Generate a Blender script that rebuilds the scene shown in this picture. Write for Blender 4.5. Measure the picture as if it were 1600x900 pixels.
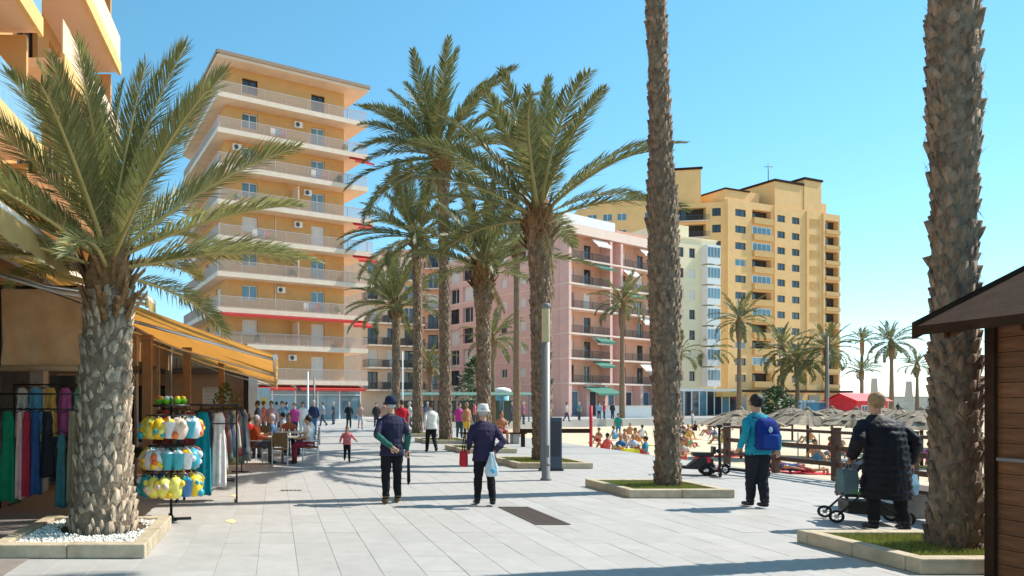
import bpy, bmesh, math, random
from mathutils import Vector, Matrix, kdtree, noise as mnoise
R = math.radians
PI = math.pi
C = bpy.context.scene.collection
for o in list(bpy.data.objects):
    bpy.data.objects.remove(o)

# ------------------------------------------------------------------ camera
H, F, VX, VY = 1.65, 1050.0, 430.0, 630.0       # eye height; focal length and vanishing point in 1600x900 units
cd = bpy.data.cameras.new('camera')
cam = bpy.data.objects.new('camera', cd); C.objects.link(cam)
cam.location = (0, 0, H); cam.rotation_euler = (R(90), 0, 0)
cd.sensor_width = 36; cd.lens = 36 * F / 1600
cd.shift_x = (800 - VX) / 1600; cd.shift_y = (VY - 450) / 1600
cd.clip_start = .1; cd.clip_end = 12000
bpy.context.scene.camera = cam

# ------------------------------------------------------------------ sky, sun, exposure
SUN = Vector((1, .2, 1.13)).normalized()
w = bpy.data.worlds.new('World'); bpy.context.scene.world = w; w.use_nodes = True
nt = w.node_tree; nt.nodes.clear()
sky = nt.nodes.new('ShaderNodeTexSky'); sky.sky_type = 'NISHITA'; sky.sun_disc = False
sky.sun_elevation = math.asin(SUN.z); sky.sun_rotation = math.atan2(SUN.x, SUN.y)
sky.altitude = 0; sky.air_density = .75; sky.dust_density = .0; sky.ozone_density = 1.2
hs = nt.nodes.new('ShaderNodeHueSaturation'); hs.inputs['Saturation'].default_value = 1.4; hs.inputs['Hue'].default_value = .476; hs.inputs['Value'].default_value = 1.24
bg = nt.nodes.new('ShaderNodeBackground'); bg.inputs[1].default_value = .15
wo = nt.nodes.new('ShaderNodeOutputWorld')
gm = nt.nodes.new('ShaderNodeGamma'); gm.inputs[1].default_value = .72
nt.links.new(sky.outputs[0], gm.inputs[0]); nt.links.new(gm.outputs[0], hs.inputs['Color']); nt.links.new(hs.outputs[0], bg.inputs[0]); nt.links.new(bg.outputs[0], wo.inputs[0])
sd = bpy.data.lights.new('sun', 'SUN'); sd.energy = 3.3; sd.angle = R(.5); sd.color = (1, .95, .87)
so = bpy.data.objects.new('sun', sd); C.objects.link(so)
so.rotation_euler = SUN.to_track_quat('Z', 'Y').to_euler(); so.location = (30, 10, 40)
vs = bpy.context.scene.view_settings
vs.view_transform = 'Standard'; vs.look = 'None'; vs.gamma = 1; vs.use_curve_mapping = False; vs.exposure = 1.0

# ------------------------------------------------------------------ helpers
def link(o, parent=None):
    C.objects.link(o)
    if parent is not None: o.parent = parent
    return o
def tag(o, label=None, cat=None, group=None, kind=None):
    if label: o['label'] = label
    if cat: o['category'] = cat
    if group: o['group'] = group
    if kind: o['kind'] = kind
    return o
def empty(name, loc=(0, 0, 0), rz=0, label=None, cat=None, group=None):
    o = bpy.data.objects.new(name, None); o.empty_display_size = .2
    o.location = loc; o.rotation_euler = (0, 0, rz)
    return tag(link(o), label, cat, group)
def put(name, me, parent=None, loc=(0, 0, 0), rz=0, rot=None, scale=None):
    o = bpy.data.objects.new(name, me); o.location = loc
    o.rotation_euler = rot if rot else (0, 0, rz)
    if scale: o.scale = (scale,) * 3 if not hasattr(scale, '__len__') else scale
    return link(o, parent)
def copy_tree(o, parent=None):
    c = o.copy(); C.objects.link(c); c.parent = parent
    for ch in list(o.children): copy_tree(ch, c)
    return c

class MB:
    def __init__(s): s.v = []; s.f = []; s.m = []; s.sm = []
    def quad(s, pts, m=0, sm=False):
        b = len(s.v); s.v += [tuple(p) for p in pts]; s.f.append(tuple(range(b, b + len(pts)))); s.m.append(m); s.sm.append(sm); return s
    def box(s, x0, x1, y0, y1, z0, z1, m=0, M=None):
        b = len(s.v)
        P = [Vector(p) for p in ((x0,y0,z0),(x1,y0,z0),(x1,y1,z0),(x0,y1,z0),(x0,y0,z1),(x1,y0,z1),(x1,y1,z1),(x0,y1,z1))]
        if M is not None: P = [M @ p for p in P]
        s.v += [tuple(p) for p in P]
        for q in ((0,3,2,1),(4,5,6,7),(0,1,5,4),(1,2,6,5),(2,3,7,6),(3,0,4,7)):
            s.f.append(tuple(b + i for i in q)); s.m.append(m); s.sm.append(False)
        return s
    def cbox(s, c, d, m=0, M=None):
        return s.box(c[0]-d[0]/2, c[0]+d[0]/2, c[1]-d[1]/2, c[1]+d[1]/2, c[2]-d[2]/2, c[2]+d[2]/2, m, M)
    def prism(s, poly, z0, z1, m=0, mtop=None):
        b = len(s.v); n = len(poly)
        s.v += [(p[0], p[1], z0) for p in poly] + [(p[0], p[1], z1) for p in poly]
        s.f.append(tuple(range(b + n - 1, b - 1, -1))); s.m.append(m); s.sm.append(False)
        s.f.append(tuple(range(b + n, b + 2 * n))); s.m.append(m if mtop is None else mtop); s.sm.append(False)
        for i in range(n):
            j = (i + 1) % n
            s.f.append((b + i, b + j, b + n + j, b + n + i)); s.m.append(m); s.sm.append(False)
        return s
    def rings(s, rings, m=0, sm=True, cap=True):
        n = len(rings[0]); b = len(s.v)
        for r in rings: s.v += [tuple(p) for p in r]
        for i in range(len(rings) - 1):
            for j in range(n):
                k = (j + 1) % n
                s.f.append((b+i*n+j, b+i*n+k, b+(i+1)*n+k, b+(i+1)*n+j)); s.m.append(m); s.sm.append(sm)
        if cap:
            s.f.append(tuple(b + j for j in range(n - 1, -1, -1))); s.m.append(m); s.sm.append(False)
            e = b + (len(rings) - 1) * n
            s.f.append(tuple(e + j for j in range(n))); s.m.append(m); s.sm.append(False)
        return s
    def tube(s, pts, rad, n=8, m=0, sm=True, flat=1.0, up=None):
        pts = [Vector(p) for p in pts]
        if not hasattr(rad, '__len__'): rad = [rad] * len(pts)
        rs = []; a = None
        for i, p in enumerate(pts):
            t = (pts[min(i + 1, len(pts) - 1)] - pts[max(i - 1, 0)]).normalized()
            if a is None:
                u = Vector(up) if up else (Vector((0, 0, 1)) if abs(t.z) < .9 else Vector((0, 1, 0)))
                a = t.cross(u).normalized()
            else: a = (a - t * a.dot(t)).normalized()
            b2 = t.cross(a)
            rs.append([p + (a * math.cos(q) + b2 * math.sin(q) * flat) * rad[i] for q in [2 * PI * k / n for k in range(n)]])
        return s.rings(rs, m, sm)
    def lathe(s, prof, n=16, m=0, sm=True, c=(0, 0, 0), jit=0, rnd=None):
        rs = []
        for r, z in prof:
            rs.append([(c[0] + (r + (rnd.uniform(-jit, jit) if rnd else 0)) * math.cos(2*PI*k/n), c[1] + r * math.sin(2*PI*k/n), c[2] + z) for k in range(n)])
        return s.rings(rs, m, sm)
    def ell(s, c, r, n=10, k=7, m=0, M=None):
        rs = []
        for i in range(k + 1):
            a = -PI/2 + PI * i / k; a = max(-PI/2 + .12, min(PI/2 - .12, a))
            ring = [Vector((r[0]*math.cos(a)*math.cos(2*PI*j/n), r[1]*math.cos(a)*math.sin(2*PI*j/n), r[2]*math.sin(a))) for j in range(n)]
            if M is not None: ring = [M @ p for p in ring]
            rs.append([p + Vector(c) for p in ring])
        return s.rings(rs, m)
    def mesh(s, name, mats):
        me = bpy.data.meshes.new(name); me.from_pydata(s.v, [], s.f)
        if not isinstance(mats, (list, tuple)): mats = [mats]
        for q in mats: me.materials.append(q)
        me.polygons.foreach_set('material_index', s.m); me.polygons.foreach_set('use_smooth', s.sm)
        me.update(); return me
    def build(s, name, mats, parent=None, loc=(0, 0, 0), rz=0, rot=None):
        return put(name, s.mesh(name, mats), parent, loc, rz, rot)

MATS = {}
def mat(name, col, rough=.7, var=.12, scale=6, bump=0, bscale=40, isl=0, obr=0, metal=0, spec=.4, trans=0, stain=0, stain_col=(.25, .2, .15), stain_scale=1.2, detail=4, stretch=None, world=False, spots=0):
    if name in MATS: return MATS[name]
    m = bpy.data.materials.new(name); m.use_nodes = True; t = m.node_tree; N = t.nodes; L = t.links
    p = N['Principled BSDF']; out = N['Material Output']
    p.inputs['Roughness'].default_value = rough; p.inputs['Metallic'].default_value = metal
    p.inputs['Specular IOR Level'].default_value = spec
    tc = N.new('ShaderNodeTexCoord'); co = tc.outputs['Object']
    if world: co = N.new('ShaderNodeNewGeometry').outputs['Position']
    if stretch:
        mp = N.new('ShaderNodeMapping'); mp.inputs['Scale'].default_value = stretch; L.new(co, mp.inputs[0]); co = mp.outputs[0]
    nz = N.new('ShaderNodeTexNoise'); nz.inputs['Scale'].default_value = scale; nz.inputs['Detail'].default_value = detail
    L.new(co, nz.inputs['Vector'])
    fac = nz.outputs['Fac']
    mr = N.new('ShaderNodeMapRange'); mr.inputs[1].default_value = .25; mr.inputs[2].default_value = .75
    mr.inputs[3].default_value = 1 - var; mr.inputs[4].default_value = 1 + var; L.new(fac, mr.inputs[0]); val = mr.outputs[0]
    for src, amt in (('isl', isl), ('obr', obr)):
        if amt:
            g = N.new('ShaderNodeNewGeometry') if src == 'isl' else N.new('ShaderNodeObjectInfo')
            s_ = g.outputs['Random Per Island'] if src == 'isl' else g.outputs['Random']
            r2 = N.new('ShaderNodeMapRange'); r2.inputs[3].default_value = 1 - amt; r2.inputs[4].default_value = 1 + amt; L.new(s_, r2.inputs[0])
            mu = N.new('ShaderNodeMath'); mu.operation = 'MULTIPLY'; L.new(val, mu.inputs[0]); L.new(r2.outputs[0], mu.inputs[1]); val = mu.outputs[0]
    rgb = N.new('ShaderNodeRGB'); rgb.outputs[0].default_value = (*col, 1)
    vm = N.new('ShaderNodeVectorMath'); vm.operation = 'SCALE'; L.new(rgb.outputs[0], vm.inputs[0]); L.new(val, vm.inputs['Scale'])
    cout = vm.outputs[0]
    if stain:
        n2 = N.new('ShaderNodeTexNoise'); n2.inputs['Scale'].default_value = stain_scale; n2.inputs['Detail'].default_value = 6; n2.inputs['Roughness'].default_value = .65; L.new(co, n2.inputs['Vector'])
        r3 = N.new('ShaderNodeMapRange'); r3.inputs[1].default_value = .5; r3.inputs[2].default_value = .75; r3.inputs[3].default_value = 0; r3.inputs[4].default_value = stain; L.new(n2.outputs['Fac'], r3.inputs[0])
        mx = N.new('ShaderNodeMixRGB'); mx.inputs[2].default_value = (*stain_col, 1); L.new(r3.outputs[0], mx.inputs[0]); L.new(cout, mx.inputs[1]); cout = mx.outputs[0]
    if spots:
        vo = N.new('ShaderNodeTexVoronoi'); vo.inputs['Scale'].default_value = 2.6; L.new(co, vo.inputs['Vector'])
        r4 = N.new('ShaderNodeMapRange'); r4.inputs[1].default_value = .03; r4.inputs[2].default_value = .06; r4.inputs[3].default_value = spots; r4.inputs[4].default_value = 0; L.new(vo.outputs['Distance'], r4.inputs[0])
        m4 = N.new('ShaderNodeMixRGB'); m4.inputs[2].default_value = (.2, .19, .175, 1); L.new(r4.outputs[0], m4.inputs[0]); L.new(cout, m4.inputs[1]); cout = m4.outputs[0]
    L.new(cout, p.inputs['Base Color'])
    if bump:
        nb = N.new('ShaderNodeTexNoise'); nb.inputs['Scale'].default_value = bscale; nb.inputs['Detail'].default_value = 5; L.new(co, nb.inputs['Vector'])
        bp = N.new('ShaderNodeBump'); bp.inputs['Strength'].default_value = bump; bp.inputs['Distance'].default_value = .02
        L.new(nb.outputs['Fac'], bp.inputs['Height']); L.new(bp.outputs[0], p.inputs['Normal'])
    if trans:
        tr = N.new('ShaderNodeBsdfTranslucent'); L.new(cout, tr.inputs[0])
        ms = N.new('ShaderNodeMixShader'); ms.inputs[0].default_value = trans; L.new(p.outputs[0], ms.inputs[1]); L.new(tr.outputs[0], ms.inputs[2]); L.new(ms.outputs[0], out.inputs[0])
    MATS[name] = m; return m
_cn = {}
def cloth(col, rough=.85):
    k = tuple(round(c, 3) for c in col)
    if k not in _cn: _cn[k] = mat('cloth_%d' % len(_cn), col, rough, var=.18, scale=9, bump=.35, bscale=22, spec=.2)
    return _cn[k]

M_tile = mat('paving', (.435, .412, .38), .62, var=.07, scale=5, bump=.15, bscale=90, obr=.06, isl=.0, world=True, spots=.45, stain=.55, stain_col=(.35, .33, .30), stain_scale=1.7, spec=.35)
M_joint = mat('joint_sand', (.36, .34, .31), .9, var=.15, scale=20)
M_kerb = mat('kerb_stone', (.50, .41, .28), .8, var=.16, scale=9, bump=.3, bscale=60, obr=.08, stain=.5, stain_col=(.26, .19, .11), stain_scale=4)
M_conc = mat('concrete', (.46, .44, .41), .85, var=.12, scale=4, bump=.2)
M_grass = mat('lawn', (.29, .31, .07), .8, var=.35, scale=14, isl=.3, trans=.2)
M_soil = mat('soil', (.10, .065, .04), .95, var=.3, scale=20, bump=.5)
M_gravel = mat('white_gravel', (.80, .77, .68), .8, var=.06, scale=20, isl=.14)
M_sand = mat('sand', (.62, .50, .34), .95, var=.12, scale=.8, bump=.6, bscale=3, stain=.35, stain_col=(.55, .44, .3), stain_scale=.35)
M_earth = mat('earth', (.45, .40, .33), .95, var=.15, scale=.05)
M_sea = mat('sea_water', (.02, .13, .17), .12, var=.2, scale=.2, bump=.3, bscale=.6, spec=.5)
M_trunk = mat('palm_trunk', (.19, .145, .10), .95, var=.4, scale=12, bump=.8, bscale=30)
M_boot = mat('palm_leaf_base', (.42, .325, .225), .9, var=.55, scale=22, bump=.8, bscale=45, isl=.3, stretch=(1, 1, .22))
M_boot2 = mat('palm_leaf_base_brown', (.225, .15, .095), .9, var=.55, scale=22, bump=.8, bscale=45, isl=.35, stretch=(1, 1, .22))
M_fiber = mat('palm_fibre', (.22, .125, .055), .95, var=.4, scale=20, bump=.7, isl=.4)
M_leaf = mat('palm_leaf', (.27, .27, .095), .5, var=.25, scale=3, isl=.35, obr=.15, trans=.35, spec=.5)
M_leaf2 = mat('palm_leaf_dark', (.16, .175, .062), .5, var=.3, scale=3, isl=.4, obr=.18, trans=.33, spec=.5)
M_leafd = mat('palm_leaf_dry', (.34, .26, .12), .7, var=.25, scale=3, isl=.3, trans=.2)
M_rachis = mat('palm_rachis', (.46, .36, .13), .5, var=.2, scale=5)
M_rachis2 = mat('palm_rachis_dull', (.25, .23, .085), .5, var=.2, scale=5)
M_bush = mat('bush_leaf', (.06, .11, .03), .6, var=.3, scale=5, isl=.4, trans=.2)
M_orange = mat('orange_render', (.66, .355, .13), .85, var=.07, scale=1.2, bump=.1, stain=.4, stain_col=(.52, .32, .17), stain_scale=.5)
M_peach = mat('peach_paint', (.82, .60, .43), .8, var=.06, scale=1, stain=.3, stain_col=(.58, .38, .25), stain_scale=.7)
M_slabw = mat('cream_slab', (.76, .61, .47), .8, var=.06, scale=1.5, stain=.3, stain_col=(.55, .45, .34), stain_scale=.8)
M_pink = mat('pink_render', (.78, .48, .42), .85, var=.07, scale=.8, stain=.25, stain_col=(.66, .42, .37), stain_scale=.35)
M_pinkd = mat('terracotta_render', (.68, .38, .27), .85, var=.08, scale=.8)
M_pband = mat('pale_pink_band', (.82, .62, .52), .8, var=.05, scale=1)
M_cream = mat('cream_render', (.86, .74, .50), .85, var=.06, scale=.8, stain=.2, stain_col=(.6, .5, .33), stain_scale=.4)
M_yellow = mat('yellow_render', (.84, .505, .215), .85, var=.07, scale=.6, bump=.1, stain=.25, stain_col=(.66, .45, .22), stain_scale=.25)
M_ochre = mat('ochre_brick', (.66, .40, .16), .85, var=.12, scale=2)
M_tan = mat('tan_wall', (.42, .25, .14), .85, var=.1, scale=2)
M_white = mat('white_paint', (.80, .79, .76), .55, var=.04, scale=4)
M_blind = mat('white_blind', (.76, .73, .68), .6, var=.05, scale=3)
M_glass = mat('window_glass', (.045, .06, .075), .06, var=.2, scale=.4, spec=.6, obr=.4)
M_glassb = mat('window_glass_blue', (.13, .24, .30), .08, var=.3, scale=.3, spec=.6, obr=.3)
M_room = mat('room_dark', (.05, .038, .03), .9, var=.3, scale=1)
M_rail = mat('railing_metal', (.56, .45, .40), .6, var=.1)
M_raildk = mat('railing_dark', (.09, .08, .075), .5, var=.1)
M_railw = mat('railing_white', (.75, .73, .70), .5, var=.06)
M_bluep = mat('blue_panel', (.20, .38, .52), .4, var=.1, spec=.5)
M_red = mat('red_fabric', (.60, .05, .04), .8, var=.12, trans=.15)
M_green = mat('green_fabric', (.06, .22, .16), .8, var=.15, trans=.15)
M_awn = mat('ochre_awning', (.86, .60, .27), .85, var=.08, scale=3, trans=.6, bump=.15, bscale=6)
M_awny = mat('yellow_awning', (.74, .58, .26), .85, var=.08, scale=3, trans=.5, bump=.15, bscale=6)
M_screen = mat('brown_screen', (.62, .45, .27), .85, var=.2, scale=3, bump=.5, bscale=5, trans=.4)
M_black = mat('black_metal', (.016, .016, .018), .45, var=.2)
M_rubber = mat('black_rubber', (.014, .014, .015), .8, var=.2)
M_steel = mat('grey_steel', (.20, .195, .19), .45, var=.08, scale=4, metal=.0, stain=.2, stain_col=(.2, .15, .1), stain_scale=3)
M_chrome = mat('bright_metal', (.6, .6, .62), .25, var=.05, metal=.9)
M_lampd = mat('lamp_diffuser', (.55, .46, .26), .4, var=.06, spec=.5)
M_wood = mat('brown_timber', (.19, .075, .028), .6, var=.3, scale=4, bump=.4, bscale=12, obr=.18, stretch=(1.2, 1.2, 9))
M_woodr = mat('railing_timber', (.10, .052, .034), .65, var=.25, scale=5, bump=.3, obr=.12)
M_wooddk = mat('dark_timber', (.045, .024, .014), .9, var=.3, scale=5, bump=.3, spec=.08)
M_rust = mat('rusty_grate', (.085, .062, .05), .8, var=.25, scale=30, bump=.4)
M_straw = mat('straw', (.30, .235, .165), .95, var=.3, scale=5, isl=.35, bump=.5)
M_kred = mat('kiosk_red', (.66, .035, .05), .6, var=.12, scale=2, obr=.08)
M_skin = mat('skin', (.55, .31, .20), .6, var=.08, scale=10, spec=.35)
M_skint = mat('skin_tanned', (.46, .20, .09), .55, var=.1, scale=10, spec=.35)
M_hairb = mat('hair_black', (.014, .011, .009), .55, var=.3, scale=30, bump=.5)
M_hairn = mat('hair_brown', (.09, .05, .025), .6, var=.3, scale=30, bump=.5)
M_hairl = mat('hair_blond', (.36, .23, .11), .6, var=.3, scale=30, bump=.5)
M_hairg = mat('hair_grey', (.45, .43, .41), .6, var=.2, scale=30, bump=.5)
M_eye = mat('eye', (.03, .02, .015), .2, var=.1)
M_lip = mat('lip', (.45, .16, .13), .5, var=.1)

# ------------------------------------------------------------------ setting: ground, promenade, beach, sea
PLAZA = [(-90, 57), (12, 57), (30, 68), (52, 78), (80, 97), (128, 112), (170, 140), (170, 400), (-90, 400)]
m = MB(); m.box(-3000, 3000, -3000, 9000, -3.2, -3.0); tag(m.build('ground', M_earth), kind='structure')
m = MB(); m.quad([(168, -2500, -1.35), (4000, -2500, -1.35), (4000, 9000, -1.35), (168, 9000, -1.35)]); tag(m.build('sea', M_sea), kind='structure')
m = MB(); m.prism(PLAZA, -2.0, -.006); plaza = tag(m.build('plaza', mat('plaza_paving', (.42, .40, .37), .8, var=.08, scale=.6, stain=.3, stain_col=(.38, .36, .33), stain_scale=.3)), kind='structure')
# beach, a gently rumpled sheet below the promenade
rnd = random.Random(3)
m = MB(); nx, ny = 110, 90
def beach_z(x, y):
    z = -.78 + .05 * mnoise.noise((x * .35, y * .35, 0)) + .025 * mnoise.noise((x * 1.3, y * 1.3, 4))
    if x > 110: z -= (x - 110) * .012
    return z
xs = [11.7 + 170 * (i / nx) ** 1.6 for i in range(nx + 1)]; ys = [-20 + 150 * (j / ny) for j in range(ny + 1)]
for y in ys:
    for x in xs: m.v.append((x, y, beach_z(x, y)))
for j in range(ny):
    for i in range(nx):
        a = j * (nx + 1) + i; m.f.append((a, a + 1, a + nx + 2, a + nx + 1)); m.m.append(0); m.sm.append(True)
tag(m.build('beach_sand', M_sand), kind='structure')
# promenade: bed with joints, real slabs near the camera, patterned sheet farther off
TY = 22.0
prom = tag(MB().box(-9, 12, -12, TY, -2.0, -.007).build('promenade', M_joint), kind='structure')
def brick_paving():
    mm = bpy.data.materials.new('far_paving'); mm.use_nodes = True; t = mm.node_tree; N = t.nodes; L = t.links; p = N['Principled BSDF']
    tc = N.new('ShaderNodeTexCoord'); mp = N.new('ShaderNodeMapping'); L.new(tc.outputs['Object'], mp.inputs[0])
    b = N.new('ShaderNodeTexBrick'); b.offset = 0; b.inputs['Scale'].default_value = 1
    b.inputs['Brick Width'].default_value = .41; b.inputs['Row Height'].default_value = .66; b.inputs['Mortar Size'].default_value = .006
    b.inputs['Color1'].default_value = (.445, .425, .395, 1); b.inputs['Color2'].default_value = (.415, .395, .37, 1); b.inputs['Mortar'].default_value = (.36, .35, .33, 1)
    L.new(mp.outputs[0], b.inputs[0])
    nz = N.new('ShaderNodeTexNoise'); nz.inputs['Scale'].default_value = .9; nz.inputs['Detail'].default_value = 6; L.new(tc.outputs['Object'], nz.inputs[0])
    mx = N.new('ShaderNodeMixRGB'); mx.blend_type = 'MULTIPLY'; mx.inputs[0].default_value = .25; L.new(b.outputs[0], mx.inputs[1]); L.new(nz.outputs[0], mx.inputs[2])
    L.new(mx.outputs[0], p.inputs[0]); p.inputs['Roughness'].default_value = .7; return mm
tag(MB().box(-9, 12, TY, 57.0, -2.0, -.002).build('promenade_far', brick_paving()), kind='structure')
def slab_mb(mb, cx, cy, dz=0, tx=0, ty=0, w2=.2035, l2=.3285, c=.003):
    b = len(mb.v)
    for (sx, sy, z) in [(-1,-1,-.03),(1,-1,-.03),(1,1,-.03),(-1,1,-.03)]: mb.v.append((cx+sx*w2, cy+sy*l2, z))
    for (sx, sy) in [(-1,-1),(1,-1),(1,1),(-1,1)]: mb.v.append((cx+sx*w2, cy+sy*l2, dz-.0025+sx*tx+sy*ty))
    for (sx, sy) in [(-1,-1),(1,-1),(1,1),(-1,1)]: mb.v.append((cx+sx*(w2-c), cy+sy*(l2-c), dz+sx*tx+sy*ty))
    for q in ((8,9,10,11),(4,5,9,8),(5,6,10,9),(6,7,11,10),(7,4,8,11),(0,1,5,4),(1,2,6,5),(2,3,7,6),(3,0,4,7)):
        mb.f.append(tuple(b + i for i in q)); mb.m.append(0); mb.sm.append(False)
rnd = random.Random(11)
slabs = []
for j in range(-4, 34):
    for i in range(-11, 30):
        cx = .02 + .41 * i; cy = .33 + .66 * j
        if cx > 11.8 or cx < -4.4 or cy > TY - .3: continue
        py = VY + F * H / max(cy, .1); px = VX + F * cx / max(cy, .1)
        vis = cy > 5.9 and -40 < px < 1640 and py < 930
        slabs.append((0 if vis else 1, cy + abs(cx) * .02, cx, cy))
slabs.sort()
proto = MB(); slab_mb(proto, 0, 0); pslab = proto.mesh('paving_slab', M_tile)
rest = MB()
for k, (v, dist, cx, cy) in enumerate(slabs):
    dz = rnd.uniform(-.0012, .0012); tx = rnd.uniform(-.0008, .0008); ty = rnd.uniform(-.0012, .0012)
    if k < 300: put('paving_slab', pslab, prom, (cx, cy, dz), rot=(ty / .32, -tx / .2, 0))
    else: slab_mb(rest, cx, cy, dz, tx, ty)
tag(rest.build('paving_slabs_far', M_tile, prom), kind='stuff')

# ------------------------------------------------------------------ facade tools
class Frame:
    """a facade plane: local x along it, local y into the building"""
    def __init__(s, o, u):
        s.o = Vector((o[0], o[1], 0)); L = math.hypot(*u); s.u = Vector((u[0]/L, u[1]/L, 0)); s.n = Vector((-s.u.y, s.u.x, 0)); s.rz = math.atan2(u[1], u[0])
        s.M = Matrix.Translation(s.o) @ Matrix.Rotation(s.rz, 4, 'Z')
    def p(s, x, y, z=0): return s.M @ Vector((x, y, z))
    def at(s, name, me, parent, x, y, z): return put(name, me, parent, s.p(x, y, z), s.rz)
def wall_holes(mb, fr, x0, x1, z0, z1, y, holes, depth=.25, m=0):
    xs = sorted(set([x0, x1] + [h[0] for h in holes] + [h[1] for h in holes])); zs = sorted(set([z0, z1] + [h[2] for h in holes] + [h[3] for h in holes]))
    for i in range(len(xs) - 1):
        for j in range(len(zs) - 1):
            cx, cz = (xs[i]+xs[i+1])/2, (zs[j]+zs[j+1])/2
            if any(h[0] < cx < h[1] and h[2] < cz < h[3] for h in holes): continue
            mb.quad([fr.p(xs[i], y, zs[j]), fr.p(xs[i+1], y, zs[j]), fr.p(xs[i+1], y, zs[j+1]), fr.p(xs[i], y, zs[j+1])], m)
    for a, b, c, d in holes:
        e = y + depth
        mb.quad([fr.p(a, y, c), fr.p(b, y, c), fr.p(b, e, c), fr.p(a, e, c)], m); mb.quad([fr.p(a, e, d), fr.p(b, e, d), fr.p(b, y, d), fr.p(a, y, d)], m)
        mb.quad([fr.p(a, y, c), fr.p(a, e, c), fr.p(a, e, d), fr.p(a, y, d)], m); mb.quad([fr.p(b, y, d), fr.p(b, e, d), fr.p(b, e, c), fr.p(b, y, c)], m)
_win = {}
def win_meshes(w_, h_, style):
    k = (round(w_, 2), round(h_, 2), style)
    if k in _win: return _win[k]
    f = MB(); t = .07
    f.box(-w_/2, w_/2, 0, .08, 0, t); f.box(-w_/2, w_/2, 0, .08, h_-t, h_)
    f.box(-w_/2, -w_/2+t, 0, .08, t, h_-t); f.box(w_/2-t, w_/2, 0, .08, t, h_-t); f.box(-t/2, t/2, .005, .075, t, h_-t)
    g = MB().box(-w_/2+t, w_/2-t, .04, .055, t, h_-t)
    fm = {'dark': M_wooddk, 'black': M_raildk}.get(style, M_white); gm = {'blind': M_blind, 'blue': M_glassb}.get(style, M_glass)
    if style == 'blind':
        g = MB()
        n = max(4, int(h_ / .16))
        for i in range(n): g.box(-w_/2+t, w_/2-t, .02, .045, t + (h_-2*t)*i/n + .008, t + (h_-2*t)*(i+1)/n)
    _win[k] = (f.mesh('window_frame', fm), g.mesh('window_pane', gm)); return _win[k]
def window(fr, parent, x, y, z, w_, h_, style='white', name='window'):
    f, g = win_meshes(w_, h_, style)
    o = fr.at(name, f, parent, x, y, z)
    put('blind' if style == 'blind' else 'pane', g, o); return o
def rail_mesh(length, h=1.05, mt=None, step=.1, solid=0):
    f = MB(); f.box(0, length, 0, .05, h - .05, h); f.box(0, length, .01, .04, .06, .1)
    n = int(length / step)
    for i in range(n + 1):
        x = min(length * i / n, length - .02); f.box(x, x + .03, .012, .036, .1, h - .05)
    for i in range(int(length / 2.2) + 1): x = min(i * 2.2, length - .05); f.box(x, x + .05, -.004, .046, 0, h - .05)
    return f.mesh('railing', mt or M_rail)
def awning_mesh(w_, proj, drop, mt):
    f = MB(); n = max(2, int(w_ / .5))
    for i in range(n):
        a, b = w_*i/n, w_*(i+1)/n; s = .02
        f.quad([(a, 0, 0), (b, 0, 0), (b, -proj, -drop), (a, -proj, -drop)]); f.quad([(a, -proj, -drop), (b, -proj, -drop), (b, -proj, -drop-.2), (a, -proj, -drop-.2+.03*(i % 2))])
        f.quad([(a, .0, .02), (a, -proj, -drop+.02), (b, -proj, -drop+.02), (b, 0, .02)])
    f.box(0, w_, -.06, .06, .02, .12)
    return f.mesh('awning', mt)
def ac_unit(fr, parent, x, y, z):
    f = MB().box(-.4, .4, -.3, 0, 0, .55); f.tube([(-.1, -.31, .27), (-.1, -.33, .27)], .21, 14, 1)
    return fr.at('air_conditioner', f.mesh('air_conditioner', [M_white, M_raildk]), parent, x, y, z)

# ================================================================== ORANGE TOWER (middle left)
B = empty('apartment_tower', (0, 66, 0), 0, 'tall orange apartment tower with long wraparound balconies, red awning over its ground floor shop', 'building')
B.location = (0, 0, 0)
frF = Frame((-4.97, 58), (.9, .4356)); LF = 15.45
frL = Frame((-9.97, 72.2), (5.0, -14.2)); LL = 15.05
FL, FR_ = frF.p(1.3, 1.4), frF.p(13.6, 1.4); SL = Vector((-8.84, 72.6, 0)); BR = frF.p(13.6, 13.5); BL = Vector((-5.5, 80, 0))
frS = Frame((SL.x, SL.y), (FL.x - SL.x, FL.y - SL.y)); LS = (FL - SL).length
floors = [3.7 + 3.11 * i for i in range(9)]; ROOF = 31.7
mb = MB(); hF = []; hS = []
for i, z in enumerate(floors):
    hF += [(2.9 - 1.3, 4.45 - 1.3, z + 1.05, z + 2.4), (10.0 - 1.3, 11.45 - 1.3, z + .12, z + 2.35)]
    hS += [(2.0, 3.6, z + .15, z + 2.35), (6.0, 7.4, z + 1.0, z + 2.35), (10.0, 11.6, z + .15, z + 2.35)]
frFw = Frame((FL.x, FL.y), (frF.u.x, frF.u.y))
wall_holes(mb, frFw, 0, 12.3, 3.5, ROOF, 0, hF); wall_holes(mb, frS, 0, LS, 0, ROOF, 0, hS)
for a, b in ((FR_, BR), (BR, BL), (BL, SL)): mb.quad([a, b, b + Vector((0, 0, ROOF)), a + Vector((0, 0, ROOF))])
mb.build('wall', M_orange, B)
core = MB(); P = [frFw.p(.35, .32), frFw.p(11.9, .32), frFw.p(11.9, 8), frS.p(2, .6) + Vector((2, 0, 0)), frS.p(LS - .4, .3)]
core.prism([(p.x, p.y) for p in P], .1, ROOF - .2); core.build('interior', M_room, B)
def slab_poly(ext=0):
    pts = [frF.p(-.0, 0), frF.p(LF + ext, 0), frF.p(LF + ext, 4.5), BR, BL, frL.p(0, 0)]
    return [(p.x, p.y) for p in pts]
slabm = {}
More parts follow.
